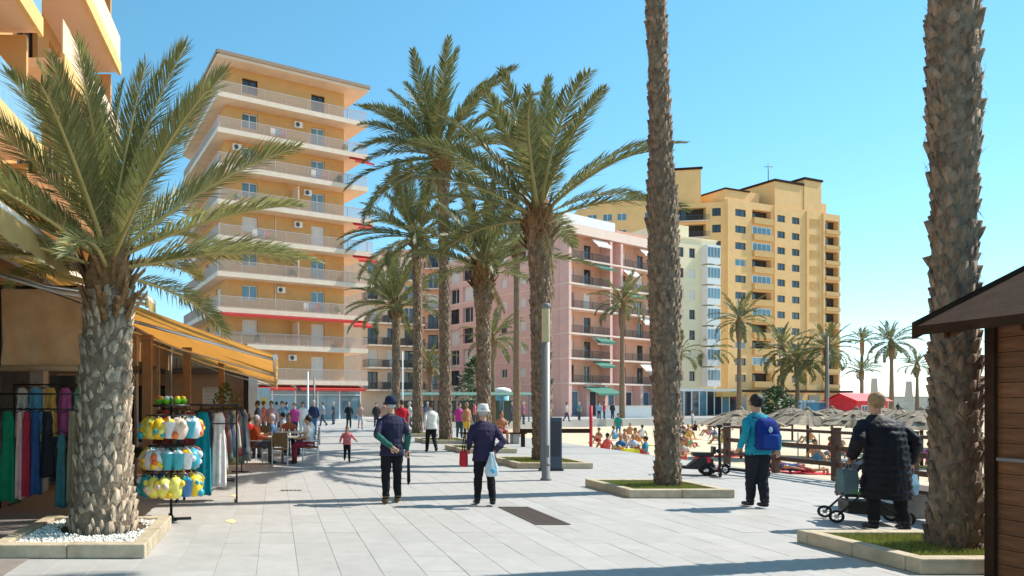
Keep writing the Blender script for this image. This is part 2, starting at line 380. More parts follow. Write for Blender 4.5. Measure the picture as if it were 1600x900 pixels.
for i, z in enumerate(floors):
    ext = .7 if i in (3, 4, 5) else 0
    if ext not in slabm: slabm[ext] = MB().prism(slab_poly(ext), -.34, 0).mesh('balcony_slab', M_peach if not ext else M_peach)
    s_ = put('balcony', slabm[ext], B, (0, 0, z))
    edge = slabm.setdefault('e%s' % ext, None)
    if edge is None:
        e = MB(); e.box(-.02, LF + ext, -.02, .10, -.36, .06, M=frF.M); e.box(0, LL, -.02, .10, -.36, .06, M=frL.M); edge = slabm['e%s' % ext] = e.mesh('slab_edge', M_slabw)
    put('slab_edge', edge, s_)
    rl = slabm.setdefault('rF%s' % ext, None) or rail_mesh(LF + ext - .1); slabm['rF%s' % ext] = rl
    put('railing', rl, s_, frF.p(.05, .12, .05), frF.rz)
    rs_ = slabm.setdefault('rL', None) or rail_mesh(LL - .1, mt=M_railw if False else M_rail); slabm['rL'] = rs_
    put('railing', rs_, s_, frL.p(.05, .12, .05), frL.rz)
    st = 'white' if i not in (0, 1, 4) else 'blind'
    st2 = 'blue' if i in (2, 3, 5, 6, 7) else ('blind' if i in (0, 1, 4) else 'dark')
    window(frFw, B, 3.67 - 1.3, .17, z + 1.05, 1.55, 1.35, 'blue' if st == 'white' and i < 8 else ('dark' if i == 8 else 'blind'))
    window(frFw, B, 10.72 - 1.3, .17, z + .12, 1.45, 2.23, st2, 'balcony_door')
    for x, w_, h_, zz, q in ((2.8, 1.6, 2.2, .15, 'dark'), (6.7, 1.4, 1.35, 1.0, 'white'), (10.8, 1.6, 2.2, .15, 'blind' if i % 3 else 'dark')):
        window(frS, B, x, .14, z + zz, w_, h_, q)
    # privacy partitions and side return on the right
    pt = slabm.setdefault('part', None) or MB().box(-.05, .05, 0, 1.25, 0, 2.3).mesh('partition', M_peach); slabm['part'] = pt
    frF.at('partition', pt, B, 8.0, .16, z + .003) if i in (1, 3, 5) else None
for i, x_ in ((4, 7.2), (7, 7.2), (2, 5.4), (5, 8.2), (0, 6.6), (6, 1.0)): ac_unit(frFw, B, x_, 0, floors[i] + 1.9)
for i, x_ in ((1, 4.0), (2, 12.4), (3, 7.5), (5, 2.0), (6, 12.6), (7, 13.2)): frF.at('pot_plant', MB().lathe([(.16, .001), (.2, .35), (.18, .35)], 8).ell((0, 0, .62), (.3, .28, .36), 7, 5, m=1).mesh('pot_plant', [M_pinkd, M_bush]), B, x_, .55, floors[i] + .001)
for i, x_ in ((2, 8.6), (4, 3.4), (6, 9.4), (7, 5.2)): frF.at('laundry', MB().box(0, .5, -.01, .01, .35, 1.0).box(.6, 1.0, -.01, .01, .45, 1.0, 1).box(1.1, 1.7, -.01, .01, .25, 1.0, 2).mesh('laundry', [M_white, cloth((.15, .3, .5)), cloth((.5, .2, .2))]), B, x_, .3, floors[i])
for i in (2, 4, 6):
    frF.at('drainpipe', slabm.setdefault('dp', None) or MB().tube([(0, 0, 0), (0, 0, 3.05)], .04, 6).mesh('drainpipe', M_white), B, 6.2, 1.33, floors[i])
rf = MB().prism(slab_poly(.1), ROOF - .05, ROOF + .38).build('roof', M_peach, B)
e = MB(); e.box(-.1, LF + .2, -.12, .2, ROOF + .2, ROOF + .5, M=frF.M); e.box(-.2, LL + .1, -.12, .2, ROOF + .2, ROOF + .5, M=frL.M); e.build('roof_edge', mat('roof_edge_brown', (.30, .21, .15), .7), rf)
aw_red = awning_mesh(2.2, 1.0, .45, M_red)
for i, x in ((6, 13.5), (4, 13.9), (3, 13.9), (1, 13.3)): frF.at('awning', aw_red, B, x, .25, floors[i] + 2.62)
aw_long = awning_mesh(13.8, .35, .12, M_red)
for i in (1, ): frF.at('awning', aw_long, B, .3, .1, floors[i] + 2.72)
# ground floor: glass shop
for x in (2.2, 4.6, 7.0, 9.4, 11.8, 14.2):
    f = MB().box(-1.15, 1.15, 0, .05, .12, 3.2); g = frF.at('shop_window', f.mesh('shop_window', M_glassb), B, x, 1.25, 0)
    f = MB().box(-1.2, -1.12, -.05, .1, 0, 3.3).box(1.12, 1.2, -.05, .1, 0, 3.3).box(-1.12, 1.12, -.05, .1, 0, .12).box(-1.12, 1.12, -.05, .1, 2.4, 2.48); put('frame', f.mesh('frame', M_white), g)
frF.at('shop_fascia', MB().box(.8, LF, .9, 1.5, 3.22, 3.36).mesh('shop_fascia', M_slabw), B, 0, 0, 0)
aw_shop = awning_mesh(7.0, 1.5, .35, M_red)
frF.at('awning', aw_shop, B, .6, 1.2, 3.32); frF.at('awning', aw_shop, B, 8.0, 1.2, 3.32)

# ================================================================== LOW GREY-BROWN BLOCK between tower and pink block
def simple_block(label, name, o, u, L, Hh, depth, wallm, floorsz, cols, slabm_, railm, slabdep=1.2, cat='building', seed=0, winw=1.5, base=None):
    rnd = random.Random(seed)
    b = empty(name, (0, 0, 0), 0, label, cat)
    fr = Frame(o, u); mb = MB(); holes = []
    for z in floorsz:
        for (x, kind) in cols: holes.append((x - winw/2, x + winw/2, z + (.1 if kind == 'b' else .9), z + 2.3))
    wall_holes(mb, fr, 0, L, 0, Hh, 0, holes)
    mb.quad([fr.p(L, 0, 0), fr.p(L, depth, 0), fr.p(L, depth, Hh), fr.p(L, 0, Hh)]); mb.quad([fr.p(0, depth, 0), fr.p(0, 0, 0), fr.p(0, 0, Hh), fr.p(0, depth, Hh)])
    mb.quad([fr.p(0, 0, Hh), fr.p(L, 0, Hh), fr.p(L, depth, Hh), fr.p(0, depth, Hh)]); mb.quad([fr.p(L, depth, 0), fr.p(0, depth, 0), fr.p(0, depth, Hh), fr.p(L, depth, Hh)])
    mb.build('wall', wallm, b)
    MB().box(.3, L - .3, .3, depth - .3, .1, Hh - .1, M=fr.M).build('interior', M_room, b)
    c = {}
    for z in floorsz:
        for (x, kind) in cols:
            if kind == 'b':
                st = rnd.choice(['dark', 'dark', 'white', 'blind', 'blue'])
                window(fr, b, x, .15, z + .1, winw, 2.2, st, 'balcony_door')
                if 'sl' not in c:
                    W = winw + 1.3
                    c['sl'] = MB().box(-W/2, W/2, -slabdep, -.003, -.2, 0).mesh('balcony_slab', slabm_); r_ = MB()
                    r_ = rail_mesh(W, .95, railm, .16); c['r'] = r_
                    c['s'] = rail_mesh(slabdep, .95, railm, .16)
                    c['W'] = W
                s_ = fr.at('balcony', c['sl'], b, x, 0, z)
                put('railing', c['r'], s_, (-c['W']/2, -slabdep + .02, 0)); put('railing', c['s'], s_, (-c['W']/2 + .05, -slabdep, 0), PI/2); put('railing', c['s'], s_, (c['W']/2, -slabdep, 0), PI/2)
            else: window(fr, b, x, .15, z + .9, winw, 1.4, rnd.choice(['dark', 'white', 'blind']))
    MB().box(-.1, L + .1, -.1, depth + .1, Hh + .003, Hh + .25, M=fr.M).build('parapet', slabm_, b)
    return b, fr
simple_block('grey-brown apartment block with stacked orange balcony walls between tower and pink block', 'apartment_block', (11.0, 86), (.93, .36), 8.6, 20.5, 10, M_peach, [3.4 + 2.85*i for i in range(6)], [(1.7, 'b'), (4.6, 'b'), (7.2, 'b')], M_slabw, M_raildk, 1.5, seed=4)
simple_block('peach apartment block with orange corner strip, left neighbour of the pink block', 'apartment_block', (16.2, 103.5), (.55, -.05), 10.2, 25.0, 12, mat('peach_render', (.70, .40, .26), .85, var=.08, scale=.7), [3.6 + 3.1*i for i in range(7)], [(1.5, 'w'), (4.6, 'w'), (8.0, 'b')], M_pband, M_raildk, 1.0, seed=5)

# ================================================================== PINK BLOCK
B2 = empty('apartment_block', (0, 0, 0), 0, 'pink apartment block with terracotta balcony bays and white roof parapet', 'building')
f2 = Frame((35.8, 82), (.859, .5125)); L2 = 22.0
f2l = Frame((26.0, 103), (35.8 - 26.0, 82 - 103)); L2l = math.hypot(9.8, 21)
fl2 = [4.2 + 3.07 * i for i in range(6)]; R2 = 22.7
mb = MB(); hl = []; cols = [2.2, 5.2, 9.0, 12.4, 15.8, 19.4]
for z in fl2:
    for k, x in enumerate(cols): hl.append((x - .55, x + .55, z + .9, z + 2.1) if k not in (0, 1) else (x - 1.1, x + 1.1, z + .1, z + 2.3))
wall_holes(mb, f2l, 0, L2l, 0, R2, 0, hl, .5)
hr = []; rc = [2.2, 5.6, 9.6, 13.2, 17.2, 20.2]
for z in fl2:
    for k, x in enumerate(rc): hr.append((x - .7, x + .7, z + .05, z + 2.25))
wall_holes(mb, f2, 0, L2, 4.0, R2, 1.3, hr, .3, 1)
E1, E2 = f2.p(L2, 0), f2.p(L2, 16); E3 = f2l.p(0, 0)
for a, b in ((E1, E2), (E2, E3)): mb.quad([a, b, b + Vector((0, 0, R2)), a + Vector((0, 0, R2))])
mb.quad([f2.p(0, 0, R2), f2.p(L2, 0, R2), f2.p(L2, 16, R2), f2l.p(0, 0, R2)])
mb.build('wall', [M_pink, M_pinkd], B2)
MB().prism([(p.x, p.y) for p in (f2.p(.6, 1.75), f2.p(L2 - .4, 1.75), f2.p(L2 - .4, 14), f2l.p(1, 1), f2l.p(L2l - .6, .62))], .1, R2 - .1).build('interior', M_room, B2)
sl2 = MB().box(-.05, L2, -.08, 1.29, -.22, 0).mesh('balcony_slab', M_pband)
band = MB().box(0, L2l - .02, -.05, .0, -.16, 0).mesh('floor_band', M_pband)
rb1 = rail_mesh(8.0, .95, M_raildk, .16); rb2 = rail_mesh(9.0, .95, M_raildk, .16); piw = MB().box(-.25, .25, -.04, 1.28, 0, 2.84).mesh('pier', M_pink)
rnd = random.Random(8)
grn = awning_mesh(3.4, 1.0, .5, M_green); wht = awning_mesh(3.0, .7, .7, M_blind)
for i, z in enumerate(fl2):
    s_ = f2.at('balcony', sl2, B2, 0, 0, z); put('railing', rb1, s_, (.35, .02, 0)); put('railing', rb2, s_, (11.2, .02, 0)); 
    f2l.at('floor_band', band, B2, 0, 0, z)
    for x in (.25, 8.6, 10.9, 20.6): f2.at('pier', piw, B2, x, 0, z + .003)
    for k, x in enumerate(rc): window(f2, B2, x, 1.45, z + .05, 1.4, 2.2, rnd.choice(['dark', 'black', 'white', 'white', 'blind', 'blind']), 'balcony_door')
    for k, x in enumerate(cols):
        if k in (0, 1): window(f2l, B2, x, .42, z + .1, 2.2, 2.2, ('dark', 'white', 'blind')[(i + k) % 3], 'balcony_door')
        else: window(f2l, B2, x, .15, z + .9, 1.1, 1.2, rnd.choice(['white', 'blind', 'dark', 'blind']))
    if i in (0, 1, 3, 4): f2.at('awning', grn, B2, 5.0 if i != 3 else 11.6, .1, z + 2.6)
    if i in (1, 2, 4, 5): f2.at('awning', wht, B2, (11.3, 4.9, 16.4, 1.0)[i % 4], .1, z + 2.6)
    if i in (0, 2, 5): f2.at('awning', wht, B2, 15.2, .1, z + 2.6)
pr = MB().box(-.06, L2, -.1, .15, R2 - .15, R2 + 1.0, M=f2.M); pr.box(.02, L2l - .1, -.06, .15, R2 - .15, R2 + .5, M=f2l.M); pr.build('parapet', M_pband, B2)
ph = MB().box(1.2, 12, 1.6, 10, R2, R2 + 2.9, M=f2.M).build('penthouse', M_white, B2)
MB().box(13.6, 21, 2.4, 10, R2, R2 + 2.4, M=f2.M).build('penthouse', M_pinkd, B2)
# ground floor of the pink block
for k, x in enumerate((1.9, 5.6, 9.5, 13.4, 17.4, 20.6)):
    g = f2.at('shop_window', MB().box(-1.3, 1.3, 0, .06, .15, 3.1).mesh('shop_window', M_glass if k % 2 else M_glassb), B2, x, 1.0, 0)
    put('frame', MB().box(-1.4, -1.28, -.05, .12, 0, 3.2).box(1.28, 1.4, -.05, .12, 0, 3.2).box(-1.28, 1.28, -.05, .12, 3.1, 3.2).box(-.03, .03, -.03, .09, .15, 3.1).mesh('frame', M_white), g)
f2.at('ground_floor_wall', MB().box(.1, L2 - .1, 1.12, 1.3, 0, 4.0).mesh('ground_floor_wall', M_pink), B2, 0, 0, 0)
for x in (.3, 3.8, 7.6, 11.5, 15.4, 19.1, 21.8): f2.at('pier', MB().box(-.3, .3, -.02, 1.1, 0, 3.97).mesh('pier', M_pink), B2, x, 0, 0)
f2.at('awning', awning_mesh(5.4, 2.0, .8, M_green), B2, 3.0, 0, 3.6)

# ================================================================== CREAM BLOCK
B3, f3 = simple_block('cream apartment block with glazed balconies squeezed between pink and yellow blocks', 'apartment_block', (57.5, 97.0), (.94, .34), 8.6, 25.6, 12, M_cream, [4.0 + 3.0*i for i in range(7)], [(1.4, 'w'), (3.7, 'w')], M_cream, M_railw, seed=7, winw=1.2)
bay = MB().box(0, 2.7, -.9, -.003, 0, 2.75).mesh('glazed_bay', M_white)
bayg = MB().box(.12, .62, -.915, -.905, .95, 2.4).box(.75, 1.25, -.915, -.905, .95, 2.4).box(1.38, 1.9, -.915, -.905, .95, 2.4).box(2.03, 2.56, -.915, -.905, .95, 2.4).mesh('glazing', M_glassb)
for i in range(7):
    q = f3.at('glazed_balcony', bay, B3, 5.6, 0, 4.1 + 3.0 * i); put('pane', bayg, q)
f3.at('penthouse', MB().box(.5, 5.5, 2, 9, 25.9, 28.2).mesh('penthouse', M_cream), B3, 0, 0, 0)

# ================================================================== YELLOW BLOCK
B4 = empty('apartment_block', (0, 0, 0), 0, 'tall stepped yellow apartment block with rows of small dark windows and roof antennas', 'building')
f4 = Frame((79.5, 118), (.937, .35)); L4 = 30.6; FLH = 2.93
z4 = [4.6 + FLH * i for i in range(11)]
mb = MB(); ho = []; wx = [(3.2, 2.7), (13.9, 2.1), (17.9, 2.1)]
for z in z4:
    for x, w_ in wx: ho.append((x - w_/2, x + w_/2, z + .85, z + 2.1))
    ho.append((6.2, 11.2, z + .05, z + 2.45))
    ho.append((26.0, 30.2, z + .05, z + 2.45))
wall_holes(mb, f4, 0, L4, 0, 37.6, 0, ho, .9)
mb.quad([f4.p(L4, 0, 0), f4.p(L4, 14, 0), f4.p(L4, 14, 37.6), f4.p(L4, 0, 37.6)]); mb.quad([f4.p(0, 14, 0), f4.p(0, 0, 0), f4.p(0, 0, 37.6), f4.p(0, 14, 37.6)])
mb.quad([f4.p(0, 0, 37.6), f4.p(L4, 0, 37.6), f4.p(L4, 14, 37.6), f4.p(0, 14, 37.6)]); mb.quad([f4.p(L4, 14, 0), f4.p(0, 14, 0), f4.p(0, 14, 37.6), f4.p(L4, 14, 37.6)])
mb.build('wall', M_yellow, B4)
MB().box(.4, L4 - .4, .95, 13.6, .1, 37.4, M=f4.M).build('interior', M_room, B4)
rnd = random.Random(9)
par4 = MB().box(-2.5, 2.5, -.45, -.003, -.15, .95).mesh('balcony_parapet', M_ochre); par4b = MB().box(-2.1, 2.1, -.35, -.003, -.15, .6).mesh('balcony_parapet', M_ochre)
enc = MB().box(-2.45, 2.45, -.2, .0, .95, 2.4).mesh('glazed_enclosure', M_white); encg = MB()
for k in range(4): encg.box(-2.3 + k * 1.17, -1.25 + k * 1.17, -.215, -.205, 1.1, 2.25)
encg = encg.mesh('glazing', M_glassb)
vent = MB()
for k in range(9): vent.box(-1.3, 1.3, -.06, -.003, k * .17, k * .17 + .1)
vent = vent.mesh('vent_grille', M_ochre)
for i, z in enumerate(z4):
    for x, w_ in wx: window(f4, B4, x, .12, z + .85, w_, 1.25, rnd.choice(['dark', 'dark', 'dark', 'black', 'blue' if x < 5 else 'dark']))
    q = f4.at('balcony', par4, B4, 8.7, 0, z)
    window(f4, B4, 7.6, .84, z + .05, 1.6, 2.2, 'dark', 'balcony_door')
    if i in (1, 4, 6, 8, 9): e_ = f4.at('glazed_enclosure', enc, B4, 8.7, .2, z); put('pane', encg, e_)
    f4.at('balcony', par4b, B4, 28.1, 0, z); window(f4, B4, 27.4, .84, z + .05, 1.8, 2.2, rnd.choice(['dark', 'white', 'dark']), 'balcony_door')
    f4.at('vent_grille', vent, B4, 23.2, 0, z + .8)
for x in (12.0, 20.9, 25.6): f4.at('pilaster', MB().box(-.25, .25, -.25, -.003, 4.2, 37.5).mesh('pilaster', M_yellow), B4, x, 0, 0)
pent = MB(); pent.box(0, 6, 0.5, 12, 37.62, 39.4, M=f4.M); pent.box(6.1, 11, 2, 12, 37.62, 40.2, M=f4.M); pent.box(12.6, 20.5, .3, 12, 37.62, 42.2, M=f4.M); pent.box(20.6, 25.5, .2, 12, 37.62, 43.4, M=f4.M); pent.box(25.6, 30, 2, 12, 37.62, 40.3, M=f4.M)
pent.build('penthouse', M_yellow, B4)
cap = MB(); cap.box(12.4, 20.5, .1, 12.2, 42.21, 42.6, M=f4.M); cap.box(20.4, 25.7, 0, 12.2, 43.41, 43.8, M=f4.M); cap.box(-.2, 6.1, .3, 12.2, 39.41, 39.65, M=f4.M); cap.build('roof_edge', M_wooddk, B4)
# left wing
f4l = Frame((55.5, 123), (24.5, -4.6)); L4l = 24.6
mb = MB(); ho = []
for z in [19.3 + FLH * i for i in range(6)]:
    for x in (2.4, 5.0, 7.4, 12.0): ho.append((x - .8, x + .8, z + .8, z + 2.1))
    ho.append((15.6, 21.2, z + .05, z + 2.4)); ho.append((22.2, 23.6, z + .8, z + 2.2))
wall_holes(mb, f4l, 0, L4l, 0, 37.2, 0, ho, 1.0)
mb.quad([f4l.p(0, 0, 37.2), f4l.p(L4l, 0, 37.2), f4l.p(L4l, 12, 37.2), f4l.p(0, 12, 37.2)]); mb.quad([f4l.p(0, 12, 0), f4l.p(0, 0, 0), f4l.p(0, 0, 37.2), f4l.p(0, 12, 37.2)])
mb.build('wing_wall', M_yellow, B4)
MB().box(.3, L4l - .3, 1.1, 11, .1, 37, M=f4l.M).build('interior', M_room, B4)
for z in [19.3 + FLH * i for i in range(6)]:
    for x in (2.4, 5.0, 7.4, 12.0): window(f4l, B4, x, .12, z + .8, 1.6, 1.3, 'blue' if z > 30 else 'dark')
    q = f4l.at('balcony', MB().box(15.4, 21.4, -.9, -.003, -.15, 0).mesh('balcony_slab', M_pband), B4, 0, 0, z)
    put('railing', rail_mesh(6.0, .95, M_raildk, .16), q, (15.4, -.88, 0)); window(f4l, B4, 17.4, .9, z + .05, 2.0, 2.2, 'dark', 'balcony_door'); window(f4l, B4, 22.9, .12, z + .8, 1.4, 1.4, 'dark')
pw = MB(); pw.box(16.4, 20.8, 1, 8, 37.22, 43.5, M=f4l.M); pw.box(3, 12.5, 1, 9, 37.22, 38.8, M=f4l.M); pw.build('stair_tower', M_yellow, B4)
MB().box(16.2, 21, .8, 8.2, 43.51, 43.9, M=f4l.M).build('roof_edge', M_wooddk, B4)
an = MB().tube([(0, 0, 0), (0, 0, 4.2)], .35, 6).cbox((0, 0, 4.6), (1.8, 1.2, 2.4)).cbox((-1.1, 0, 4.9), (.5, .5, 2.6)).tube([(.6, 0, 5), (.6, 0, 8)], .08, 5)
an.build('antenna_mast', mat('antenna_grey', (.5, .48, .48), .6), B4, f4l.p(14.6, 4, 38))
for x in (4, 6.5, 10): MB().tube([(0, 0, 0), (0, 0, 3)], .06, 5).cbox((0, 0, 2.6), (1.3, .06, .06)).cbox((0, 0, 2.1), (1.7, .06, .06)).build('antenna_mast', M_raildk, B4, f4l.p(x, 4, 38))
MB().tube([(0, 0, 0), (0, 0, 5)], .07, 5).cbox((0, 0, 4.3), (1.6, .08, .08)).build('antenna_mast', M_raildk, B4, f4.p(16.5, 4, 42.2))
# ground floor base
for k, x in enumerate((3, 8.7, 14, 18, 23, 28)):
    f4.at('shop_window', MB().box(-1.6, 1.6, -.1, -.003, .2, 3.2).mesh('shop_window', M_glass), B4, x, 0, 0)
f4.at('canopy', MB().box(0, L4, -2.2, -.27, 3.6, 4.0).mesh('canopy', M_wooddk), B4, 0, 0, 0)

# ================================================================== NEAR LEFT APARTMENT BLOCK AND SHOPS
B0 = empty('apartment_block', (0, 0, 0), 0, 'near orange apartment block with deep balconies rising behind the large left palm', 'building')
f0 = Frame((-7.0, 24.0), (0, -1))      # local x runs towards the camera, local y to the left (into the building)
f0 = Frame((-7.0, 3.0), (0, 1)); f0.n = Vector((-1, 0, 0))
fl0 = [4.6, 7.6, 10.6, 13.6, 16.6]
def p0(y, d, z): return Vector((-7.0 - d, y, z))      # y along street, d into the building
class F0(Frame):
    def p(s, x, y, z=0): return Vector((-7.0 - y, 3.0 + x, z))
f0 = F0((-7, 3), (0, 1)); f0.rz = PI/2
mb = MB(); ho = []
for z in fl0:
    for x in (4.2, 8.2, 11.4, 16.0, 18.6): ho.append((x - .8, x + .8, z + .1, z + 2.3))
wall_holes(mb, f0, 0, 21, 0, 19.5, 0, ho, .25)
mb.quad([(-7, 24, 0), (-16, 24, 0), (-16, 24, 19.5), (-7, 24, 19.5)]); mb.quad([(-7, 3, 0), (-16, 3, 0), (-16, 3, 19.5), (-7, 3, 19.5)]); mb.quad([(-7, 3, 19.5), (-16, 3, 19.5), (-16, 24, 19.5), (-7, 24, 19.5)]); mb.quad([(-16, 3, 0), (-16, 24, 0), (-16, 24, 19.5), (-16, 3, 19.5)])
mb.build('wall', M_orange, B0)
MB().box(-15.6, -7.35, 3.4, 23.6, .1, 19.2).build('interior', M_room, B0)
c = {}
for i, z in enumerate(fl0):
    for (y0, y1, key, rm) in ((4.0, 15.8, 'a', None), (17.4, 23.8, 'b', None)):
        if key not in c:
            s = MB(); s.box(-6.998, -5.55, y0, y1, -.24, 0); c[key] = s.mesh('balcony_slab', M_peach)
            s = MB(); s.box(-5.55, -5.45, y0, y1, -.34, .1); c[key + 'e'] = s.mesh('slab_edge', mat('ochre_fascia', (.70, .47, .18), .8))
            s = MB(); s.box(-5.53, -5.49, y0, y1, .14, 1.0); c[key + 'p'] = s.mesh('balustrade', M_bluep if key == 'a' else M_peach)
            c[key + 'r'] = rail_mesh(y1 - y0, 1.0, M_raildk, .13); c[key + 's'] = rail_mesh(1.4, 1.0, M_raildk, .13)
            c[key + 'w'] = MB().box(-6.997, -5.8, y1 - .14, y1 - .02, .003, 2.64).mesh('end_wall', M_orange)
        b_ = put('balcony', c[key], B0, (0, 0, z)); put('slab_edge', c[key + 'e'], b_)
        if i == 0: put('railing', c[key + 'r'], b_, (-5.46, y0, .1), PI/2); put('railing', c[key + 's'], b_, (-6.95, y1 - .1, .1), 0)
        else: put('balustrade', c[key + 'p'], b_)
        put('end_wall', c[key + 'w'], b_)
    for k, x in enumerate((4.2, 8.2, 11.4, 16.0, 18.6)):
        f_, g_ = win_meshes(1.6, 2.2, 'dark' if k % 2 else 'white'); o_ = put('balcony_door', f_, B0, (-7.15, 3 + x, z + .1), PI/2); put('pane', g_, o_)
    if i in (3,): put('planter_box', MB().box(-5.45, -5.2, 13.5, 15.0, .5, .75).mesh('planter_box', M_red), B0, (0, 0, z))
MB().box(-16.2, -5.4, 2.8, 24.0, 19.52, 19.9).build('roof', M_peach, B0)

S0 = empty('shop_row', (0, 0, 0), 0, 'low row of souvenir shops with dark interior under ochre awnings', 'shop')
MB().box(-6.99, -4.0, 3.2, 28, 4.06, 4.3).build('roof', M_slabw, S0)
MB().box(-6.98, -6.8, 3.2, 28, 0, 4.05).build('back_wall', mat('shop_wall', (.34, .27, .21), .8, var=.15), S0)
MB().box(-6.8, -4.4, 13.5, 13.6, 0, 4.05).box(-4.4, -2.75, 13.5, 13.58, 2.25, 2.4).build('partition', mat('shop_dark', (.16, .13, .11), .8), S0)
for y in (4.0, 8.2, 12.6, 17, 21, 25, 27.9): MB().box(-4.55, -4.3, y - .14, y + .14, 0, 4.05).build('pillar', mat('pillar_grey', (.34, .32, .30), .7), S0)
MB().box(-4.5, -4.38, 3.2, 28, 3.0, 4.05).build('fascia', mat('brown_fascia', (.30, .17, .08), .7), S0)
for k, x in enumerate((-4.25, -3.65, -3.08)):
    g = MB().box(x - .27, x + .27, 13.46, 13.49, .1, 2.2).build('shop_window', M_glassb if k == 1 else M_glass, S0)
    MB().box(x - .3, x - .265, 13.42, 13.5, 0, 2.25).box(x + .265, x + .3, 13.42, 13.5, 0, 2.25).box(x - .265, x + .265, 13.43, 13.5, 1.1, 1.16).build('frame', M_steel, g)
MB().box(-6.8, -2.6, 3.2, 28, .0015, .006).build('floor', mat('shop_floor', (.26, .22, .19), .7, var=.1), S0)
# shelves with stock along the back wall
rnd = random.Random(21)
for k in range(10):
    y = 9.4 + k * 1.8
    s = MB()
    for z in (.5, 1.0, 1.5, 2.0): s.box(-6.75, -6.2, y - .8, y + .8, z, z + .04)
    s.box(-6.75, -6.2, y - .85, y - .8, 0, 2.3).build('shelf', M_wooddk, S0)

def slope_sheet(y0, y1, xi, zi, xo, zo, ny=24, nx=10, sag=.06, seed=0, wave=.02):
    r_ = random.Random(seed); mb = MB(); b = 0
    for j in range(ny + 1):
        for i in range(nx + 1):
            t = i / nx; y = y0 + (y1 - y0) * j / ny
            z = zi + (zo - zi) * t - sag * math.sin(PI * t) + wave * math.sin(j * PI / 2 * (1 if ny < 50 else 1)) * math.sin(PI * t) + wave * .5 * mnoise.noise((t * 3, y * 1.3, seed))
            mb.v.append((xi + (xo - xi) * t, y, z))
    n1 = nx + 1
    for j in range(ny):
        for i in range(nx): a = j * n1 + i; mb.f.append((a, a + 1, a + n1 + 1, a + n1)); mb.m.append(0); mb.sm.append(True)
    k = len(mb.v); mb.v += [(x, y, z - .012) for x, y, z in mb.v[:k]]
    for q in list(mb.f): mb.f.append(tuple(k + i for i in reversed(q))); mb.m.append(0); mb.sm.append(True)
    # near edge closing strip
    for i in range(nx): mb.f.append((i + 1, i, k + i, k + i + 1)); mb.m.append(0); mb.sm.append(False)
    return mb
def valance(xo, zo, y0, y1, h=.22, amp=.03):
    mb = MB(); n = int((y1 - y0) / .12)
    for i in range(n):
        a = y0 + (y1 - y0) * i / n; b = y0 + (y1 - y0) * (i + 1) / n
        da, db = .015 * math.sin(i * 1.7), .015 * math.sin((i + 1) * 1.7); lo = h - amp * abs(math.sin(i * PI / 3)); lo2 = h - amp * abs(math.sin((i + 1) * PI / 3))
        mb.quad([(xo, a, zo), (xo, b, zo), (xo + db, b, zo - lo2), (xo + da, a, zo - lo)], 0, True); mb.quad([(xo - .01, b, zo), (xo - .01, a, zo), (xo - .01 + da, a, zo - lo), (xo - .01 + db, b, zo - lo2)], 0, True)
    return mb
def shop_awning(y0, y1, xi, zi, xo, zo, mt, label, seed, ribs=True, val=.22):
    A = empty('shop_awning', ((xi + xo) / 2, y0, 0), 0, label, 'awning', 'shop awnings'); A.location = (0, 0, 0)
    slope_sheet(y0, y1, xi, zi, xo, zo, max(6, int((y1 - y0) * 2)), 10, seed=seed).build('canopy', mt, A)
    valance(xo, zo + .02, y0, y1, val).build('valance', mt, A)
    MB().tube([(xo - .03, y0 - .03, zo - .02), (xo - .03, y1 + .03, zo - .02)], .04, 8).build('front_bar', M_white, A)
    MB().tube([(xi, y0 - .03, zi + .03), (xi, y1 + .03, zi + .03)], .09, 10).build('cassette', M_white, A)
    n = max(2, int((y1 - y0) / 3) + 1)
    for k in range(n):
        y = y0 + .1 + (y1 - y0 - .2) * k / (n - 1)
        MB().tube([(xi + .05, y, zi - .35), ((xi + xo) / 2, y, (zi + zo) / 2 - .3), (xo - .06, y, zo - .05)], .028, 6).build('arm', M_white if k else M_chrome, A)
    return A
shop_awning(9.1, 9.8, -4.5, 3.98, -1.75, 3.12, M_awny, 'short yellow awning with white bar behind the large left palm', 1, val=.2)
shop_awning(5.2, 8.95, -4.45, 4.15, -2.75, 3.66, M_awny, 'yellow awning with deep valance at the left edge of the picture', 5, val=.36)
shop_awning(10.0, 15.8, -4.35, 4.02, .03, 2.36, M_awn, 'long ochre awning reaching out over the clothes racks', 2, val=.2)
shop_awning(15.95, 21.8, -4.35, 4.02, .05, 2.36, M_awn, 'ochre awning over the cafe tables, beyond the clothes racks', 3, val=.2)
shop_awning(21.95, 27.6, -4.35, 4.02, .07, 2.36, M_awn, 'farthest ochre awning at the end of the shop row', 4, val=.2)
for k, (x, y, lab) in enumerate(((-2.55, 13.4, 'brown timber post beside the shop window partition'), (-2.15, 16.4, 'brown timber post between the clothes racks and cafe'), (-1.75, 21.9, 'brown timber post among the cafe tables'))):
    tag(MB().box(-.09, .09, -.09, .09, 0, 3.0).box(-.13, .13, -.13, .13, 0, .12).box(-.11, .11, -.11, .11, 2.9, 3.0).build('awning_post', mat('post_brown', (.27, .17, .10), .8, var=.15), None, (x, y, .006)), lab, 'post', 'posts under the shop awnings')
